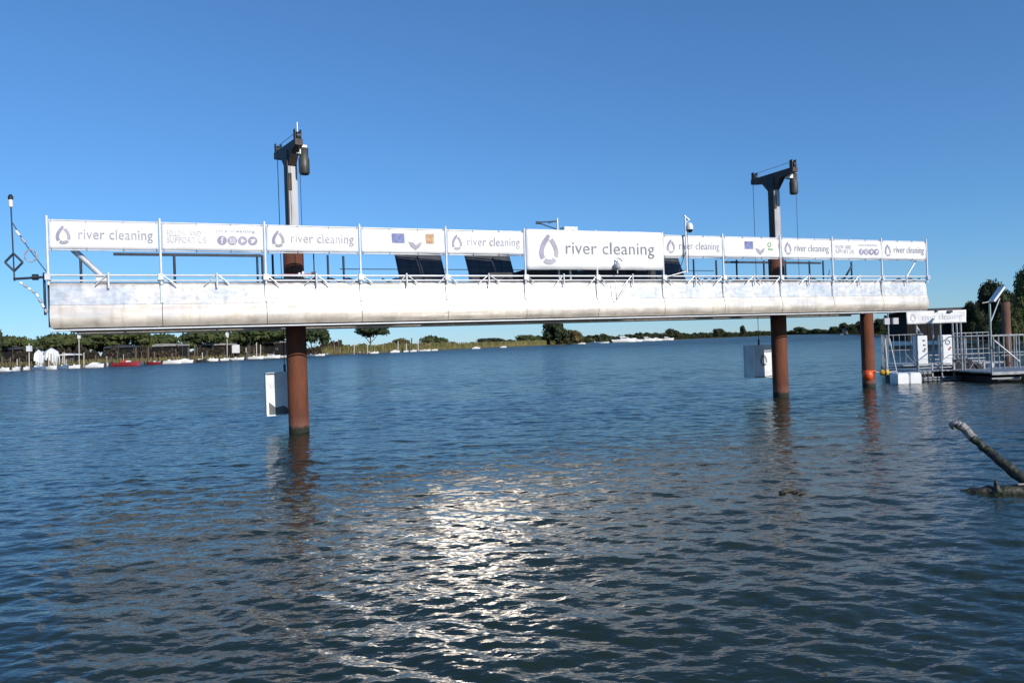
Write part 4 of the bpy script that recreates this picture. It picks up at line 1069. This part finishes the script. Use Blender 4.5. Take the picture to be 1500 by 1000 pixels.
# ------------------------------------------------------------------ huts, tents, poles on the left bank
def hut(px, Z, wpx, ytop, roofm, wallm, label, name='fishing_hut', dep=4.0, overhang=.4):
    p = at(px, ytop, Z); ht = p.z - .5; W_ = wpx * Z / F_PX
    t = thing(name, label, 'hut', (p.x, p.y, .5), 0, 'wooden fishing huts on the left bank')
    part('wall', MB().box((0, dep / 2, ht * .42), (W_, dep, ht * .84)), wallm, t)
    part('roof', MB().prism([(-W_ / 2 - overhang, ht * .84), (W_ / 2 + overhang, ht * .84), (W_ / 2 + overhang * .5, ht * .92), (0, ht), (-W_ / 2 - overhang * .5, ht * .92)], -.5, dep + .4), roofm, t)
    nb = 3
    for k in range(nb):
        x = -W_ / 2 + W_ * (k + .5) / nb
        if k == 1: part('door', MB().box((x, -.03, ht * .30), (.85, .05, ht * .56)), M['wood'], t)
        else:
            wdw = part('window', MB().box((x, -.03, ht * .46), (.8, .06, .7)), M['roof'], t); part('pane', MB().box((x, -.07, ht * .46), (.62, .02, .52)), M['boat_glass'], wdw)
    for x in (-W_ / 2 - overhang * .7, 0, W_ / 2 + overhang * .7): part('porch_post', MB().tube([(x, -.45, -.4), (x, -.45, ht * .84)], .07, 6), M['wood'], t)
    return t
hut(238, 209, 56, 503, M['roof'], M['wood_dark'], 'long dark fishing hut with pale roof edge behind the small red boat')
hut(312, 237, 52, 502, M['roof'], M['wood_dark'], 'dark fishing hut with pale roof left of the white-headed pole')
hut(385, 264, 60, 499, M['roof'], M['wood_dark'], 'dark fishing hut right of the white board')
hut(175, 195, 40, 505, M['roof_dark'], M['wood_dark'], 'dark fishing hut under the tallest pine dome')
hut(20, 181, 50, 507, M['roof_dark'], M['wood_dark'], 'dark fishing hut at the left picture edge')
t = hut(98, 176, 20, 517.5, M['boat_white'], M['wood_dark'], 'low kiosk with a white flat roof right of the white tents', dep=2.5)
def tent(px, Z, wpx, ytop, label, big):
    p = at(px, ytop, Z); ht = p.z - .5; W_ = wpx * Z / F_PX
    t = thing('white_tent', label, 'tent', (p.x, p.y, .5), 0, 'white tents on the left bank')
    cv = MB(); n = 6
    prof = [(.95, .0), (1.0, .5), (.80, .80), (.35, .93), (0, 1)]
    vs = []; fs = []
    for r_, z in prof:
        for k in range(n): a = 2 * math.pi * k / n + .3; vs.append((W_ / 2 * r_ * math.cos(a) * (1 + .06 * math.sin(k * 2.3)), 1.6 * r_ * math.sin(a), ht * z))
    for i in range(len(prof) - 1):
        for k in range(n): fs.append((i * n + k, i * n + (k + 1) % n, (i + 1) * n + (k + 1) % n, (i + 1) * n + k))
    part('canvas', cv.add(vs, fs), M['tarp'], t)
    part('opening', MB().box((0, -1.62, ht * .18), (W_ * .3, .06, ht * .34)), M['black'], t)
tent(56.5, 170, 11, 512, 'smaller white tent behind the moored boats at left', False)
tent(75, 172, 22, 509.5, 'larger white tent behind the moored boats at left', True)
def pole(px, Z, y0, y1, r, label, head=None, cat='pole', name='mooring_post', m='wood', grp='wooden mooring posts along the left bank'):
    b = at(px, y1, Z); tp = at(px, y0, Z)
    t = thing(name, label, cat, (b.x, b.y, -.5), 0, grp)
    part('post', MB().tube([(0, 0, 0), (tp.x - b.x, 0, tp.z + .5)], r, 8), M[m], t)
    if head: 
        w_, h_ = head
        part('lamp_head', MB().box((tp.x - b.x, 0, tp.z + .5 - h_ / 2 - .5), (w_, w_, h_)), M['plastic_white'], t)
    return t
GP = 'tall thin poles on the left bank'
pole(115.5, 172, 487, 524, .10, 'tall pale pole with small platform right of the kiosk', (.5, .9), 'pole', 'tall_pole', 'rope', GP)
part('crow_box', MB().box((0, 0, 0), (1.2, .6, .4)), M['boat_white'], None).location = (0, 0, -100)
bpy.data.objects.remove(bpy.data.objects['crow_box'])
pole(332.5, 236, 485, 522, .12, 'tall pole with white head in front of the pines', (.75, 1.5), 'pole', 'tall_pole', 'rope', GP)
pole(42.5, 160, 503, 536, .10, 'medium pole with white cabinet left of the tents', (.8, 1.2), 'pole', 'tall_pole', 'rope', GP)
q = at(345.5, 517, 238)
t = thing('white_board', 'square white board standing at the water right of the tall pole', 'sign', (q.x, q.y, .5), 0)
part('panel', MB().box((0, 0, q.z - .5 + 1.35), (2.5, .12, 2.6)), M['boat_white'], t)
for x in (-1, 1): part('leg', MB().tube([(x, .1, -.3), (x, .1, q.z - .4)], .08, 6), M['wood'], t)
mp = [(3, 520), (15, 520), (28.5, 521), (140, 518), (155, 519), (163, 519), (199, 506), (217, 505), (226, 512), (252, 514), (276, 505), (285, 502), (303, 510), (362, 511), (372, 505), (401, 512), (489, 495), (496, 494), (603, 492), (615, 493)]
desc = ['at the left picture edge', 'second from the left picture edge', 'behind the small blue-white boat', 'right of the white arched boat', 'just left of the big red boat', 'at the bow of the big red boat', 'behind the stern of the big red boat', 'behind the small red boat', 'right of the small red boat', 'right of the long hut', 'leaning by the boats below the pines', 'thin one beside the leaning post', 'below the second pine dome', 'right of the white board', 'beside the hooded pump', 'left of the left pile', 'in the reeds right of the left pile', 'second in the reeds right of the left pile', 'in the reeds past the lone pine', 'second in the reeds past the lone pine']
for (px, y0), d_ in zip(mp, desc):
    Z = np.interp(px, [-100, 0, 120, 250, 350, 440, 500, 560, 660], [140, 154, 166, 187, 231, 270, 296, 326, 395])
    hor = at(px, 500, 1); yb = 529.5 - .035 * px + 2058 / Z
    pole(px, Z, y0 + 3, yb, .0011 * Z if px < 300 else .0008 * Z, 'weathered mooring post ' + d_, None)

rr = random.Random(77)
for k in range(34):
    px = rr.choice([rr.uniform(120, 440), rr.uniform(5, 110), rr.uniform(470, 660)])
    Z = float(np.interp(px, [-100, 0, 120, 250, 350, 440, 500, 560, 660], [140, 154, 166, 187, 231, 270, 296, 326, 395])) + rr.uniform(0, 3)
    yb = 529.5 - .035 * px + 2058 / Z
    pole(px, Z, yb - rr.uniform(12, 24) * (1 if px < 440 else .7), yb, .0006 * Z, 'thin pale stake among the crowded stakes along the left bank', None, 'pole', 'mooring_stake', rr.choice(['rope', 'wood']), 'crowded stakes along the left bank')
# ------------------------------------------------------------------ boats
def boat(px, Z, wpx, hm, kind, head, label, h=None):
    L_ = wpx * Z / F_PX; a_, _ = ray(px, 500)
    t = thing('moored_boat' if kind != 'yacht' else 'white_yacht', label, 'boat' if kind != 'yacht' else 'yacht', (a_ * Z, Z, 0), head, 'boats moored along the left bank')
    Bm = max(1.3, L_ * .30); Hh = h or max(.6, L_ * .13)
    n = 9; vs = []; fs = []
    for i in range(n):
        u = i / (n - 1); x = (u - .5) * L_
        wd = Bm / 2 * (1 - max(0, (u - .45) / .55) ** 2.2) * (.88 + .12 * min(1, u * 4)); sh = Hh * (1 + .35 * u * u)
        rk = .06 * L_ * max(0, u - .8) * 5
        for y, z, dx in ((0, -.25, -rk * .5), (wd * .55, -.15, -rk * .4), (wd * .85, Hh * .3, -rk * .1), (wd, sh, rk * .6), (wd * .90, sh, rk * .6), (wd * .8, Hh * .55, 0)):
            vs.append((x + dx, y, z))
        for y, z, dx in ((wd * .8, Hh * .55, 0), (wd * .90, sh, rk * .6), (wd, sh, rk * .6), (wd * .85, Hh * .3, -rk * .1), (wd * .55, -.15, -rk * .4), (0, -.25, -rk * .5)):
            vs.append((x + dx, -y, z))
    m_ = 12
    for i in range(n - 1):
        for j in range(m_ - 1): fs.append((i * m_ + j, i * m_ + j + 1, (i + 1) * m_ + j + 1, (i + 1) * m_ + j))
    fs.append(tuple(range(m_)))
    part('hull', MB().add(vs, fs, False), hm, t)
    if kind in ('cabin', 'yacht'):
        ch = Hh * .8 if kind == 'cabin' else Hh * .75
        cb = MB().prism([(-L_ * .16, Hh * .8), (L_ * .30, Hh * .9), (L_ * .20, Hh + ch * .62), (L_ * .08, Hh + ch), (-L_ * .15, Hh + ch)], -Bm * .3, Bm * .3)
        c_ = part('cabin', cb, M['boat_white'], t)
        part('cabin_window', MB().prism([(-L_ * .12, Hh + ch * .45), (L_ * .16, Hh + ch * .40), (L_ * .09, Hh + ch * .82), (-L_ * .12, Hh + ch * .82)], -Bm * .31, Bm * .31), M['boat_glass'], c_)
        if kind == 'yacht':
            part('flybridge', MB().prism([(-L_ * .20, Hh + ch * 1.02), (L_ * .07, Hh + ch * 1.02), (L_ * .02, Hh + ch * 1.45), (-L_ * .06, Hh + ch * 1.35), (-L_ * .22, Hh + ch * 1.3)], -Bm * .24, Bm * .24), M['boat_white'], t)
            part('radar_arch', MB().tube([(-L_ * .15, -Bm * .2, Hh + ch * 1.3), (-L_ * .2, 0, Hh + ch * 2.0), (-L_ * .15, Bm * .2, Hh + ch * 1.3)], .08, 5), M['boat_white'], t)
    elif kind == 'open':
        part('console', MB().box((-.02 * L_, 0, Hh * 1.05), (L_ * .12, Bm * .35, Hh * .9)), M['boat_white'], t)
        part('windscreen', MB().box((.05 * L_, 0, Hh * 1.6), (.04, Bm * .36, Hh * .5)), M['boat_glass'], t)
        part('thwart', MB().box((-.28 * L_, 0, Hh * .7), (.3, Bm * .7, .06)), M['wood'], t)
    elif kind == 'cover':
        part('canvas_cover', MB().prism([(-L_ * .4, Hh), (L_ * .38, Hh * 1.15), (L_ * .1, Hh * 1.9), (-L_ * .1, Hh * 1.9)], -Bm * .36, Bm * .36), M['boat_white'], t)
    elif kind == 'work':
        part('deck_house', MB().box((-.05 * L_, 0, Hh * 1.3), (L_ * .13, Bm * .5, Hh * .9)), M['redwhite'], t)
        part('white_tank', MB().box((.10 * L_, -.2, Hh * 1.25), (L_ * .14, Bm * .35, Hh * .6)), M['boat_white'], t)
        part('mast', MB().tube([(-.1 * L_, 0, Hh), (-.1 * L_, 0, Hh * 3.4)], .06, 6), M['alu'], t)
    if kind != 'yacht':
        part('outboard_motor', MB().box((-L_ * .5 - .15, 0, Hh * .95), (.35, .35, .6)), M['black'], t)
    return t
W_, B_, R_ = M['boat_white'], M['boat_blue'], M['red']
BL = [
 (4, 150, 22, W_, 'open', 0, 'white boat cut by the left picture edge'),
 (22, 151, 14, W_, 'open', 1.2, 'short white boat beside the third mooring post'),
 (56, 156, 18, B_, 'cabin', .2, 'blue hulled boat in front of the smaller tent'),
 (74, 157, 18, W_, 'open', -.2, 'pale boat in front of the larger tent'),
 (90, 158, 14, B_, 'open', .3, 'small dark blue boat right of the larger tent'),
 (108, 160, 14, W_, 'open', .4, 'small pale boat in front of the white-roofed kiosk'),
 (138, 162, 24, W_, 'cover', .1, 'white boat under a peaked white cover left of the red boats'),
 (184, 168, 40, R_, 'work', 0, 'long red work boat with white tank on deck'),
 (225, 180, 21, R_, 'open', 3.1, 'small faded red boat right of the long red one'),
 (248, 186, 32, W_, 'open', .05, 'low white boat right of the small red boat'),
 (270, 192, 22, W_, 'cover', .2, 'white covered boat below the long pale roofed hut'),
 (291, 205, 18, M['black'], 'open', .3, 'black boat between the white ones below the pines'),
 (309, 214, 18, W_, 'cabin', .3, 'white cabin boat left of the tall white-headed pole'),
 (328, 222, 14, W_, 'open', .8, 'small white boat at the foot of the tall white-headed pole'),
 (345, 230, 22, W_, 'open', .1, 'white boat in front of the square white board'),
 (372, 238, 26, W_, 'open', .0, 'long low white boat right of the white board'),
 (396, 248, 26, W_, 'cabin', .05, 'white boat with low cabin left of the counterweight box'),
 (421, 258, 24, W_, 'open', 0, 'white boat half hidden by the left pile'),
 (455, 278, 12, B_, 'open', .2, 'dark boat just right of the left pile'),
 (468, 284, 14, W_, 'open', .1, 'white boat second to the right of the left pile'),
 (527, 305, 14, M['wood'], 'open', .1, 'brown wooden boat below the lone pine'),
 (548, 312, 12, W_, 'open', .4, 'small white boat right below the lone pine'),
 (578, 328, 14, W_, 'cover', .3, 'white covered boat right of the lone pine'),
 (594, 338, 11, W_, 'open', .9, 'small white boat beside the reeds, first of a pair'),
 (605, 343, 11, W_, 'cabin', .6, 'small white cabin boat beside the reeds, second of a pair'),
 (622, 355, 16, W_, 'open', .0, 'low white boat in the middle of the reed bank'),
 (636, 365, 10, W_, 'open', .5, 'tiny white boat at the right end of the reed boats'),
 (697, 420, 12, W_, 'cover', .2, 'lone white boat left of the dark low tree'),
 (737, 450, 10, W_, 'cabin', .4, 'tiny white boat at the start of the dark hedge'),
 (852, 590, 11, W_, 'cabin', .1, 'small white boat right of the tall dark tree'),
 (872, 620, 16, B_, 'open', .0, 'low bluish boat between the tall tree and the yachts'),
 (886, 640, 12, W_, 'open', .0, 'low white boat left of the yachts'),
 (914, 690, 34, W_, 'yacht', .06, 'leftmost and largest white yacht on the far bank'),
 (932, 720, 18, W_, 'yacht', .2, 'short white yacht second from the left'),
 (948, 760, 24, W_, 'yacht', .05, 'white yacht third from the left'),
 (962, 790, 18, W_, 'yacht', .3, 'white yacht fourth from the left'),
 (977, 830, 20, W_, 'yacht', .05, 'rightmost white yacht before the round tree')]
for px, Z, wpx, m_, kd, hd, lb in BL: boat(px, Z, wpx, m_, kd, hd, lb)

rr = random.Random(31)
for k in range(16):
    px = rr.uniform(30, 640); Z = float(np.interp(px, [-100, 0, 120, 250, 350, 440, 500, 560, 660], [140, 154, 166, 187, 231, 270, 296, 326, 395])) + rr.uniform(1, 4)
    t_ = boat(px, Z, rr.uniform(8, 13), rr.choice([W_, B_, M['wood'], M['boat_canvas']]), 'open', rr.uniform(-.9, .9) + math.pi / 2, 'small dinghy squeezed in the crowded row along the left bank')
    t_['group'] = 'dinghies crowded along the left bank'
# far right: white house and dark boathouse
q = at(1240, 476, 690)
t = thing('white_house', 'tiny white house by the far trees left of the short pile', 'house', (q.x, q.y, .5))
part('wall', MB().box((0, 0, 2.2), (6, 5, 4.4)), M['roof'], t); part('roof', MB().prism([(-3.3, 4.4), (3.3, 4.4), (0, 6.2)], -2.8, 2.8), M['rust_pale'], t)
part('window', MB().box((-1.4, -2.53, 2.6), (1, .08, 1.2)), M['boat_glass'], t); part('window', MB().box((1.4, -2.53, 2.6), (1, .08, 1.2)), M['boat_glass'], t)
q = at(1234, 484, 640); boat(1233, 600, 6, W_, 'open', .3, 'speck sized white boat before the tiny white house')
q = dworld(1395, 92, .5)
t = thing('boathouse', 'dark flat roofed wooden boathouse behind the dock banner', 'boathouse', q, R(-4))
HB = 3.75
k = 0
for i in range(26):
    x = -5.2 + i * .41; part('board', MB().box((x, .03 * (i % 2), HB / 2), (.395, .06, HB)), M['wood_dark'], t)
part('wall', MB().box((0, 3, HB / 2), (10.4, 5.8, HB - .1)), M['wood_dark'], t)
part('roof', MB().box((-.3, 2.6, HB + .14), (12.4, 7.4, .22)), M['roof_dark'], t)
part('fascia', MB().box((-.3, -1.14, HB + .10), (12.4, .06, .26)), M['roof_dark'], t)
for x in (-4.6, 0, 4.6): part('porch_post', MB().tube([(x, -1, -.8), (x, -1, HB)], .09, 6), M['wood_dark'], t)
part('door', MB().box((2.2, -.05, 1.1), (1.2, .06, 2.2)), M['wood_dark'], t)
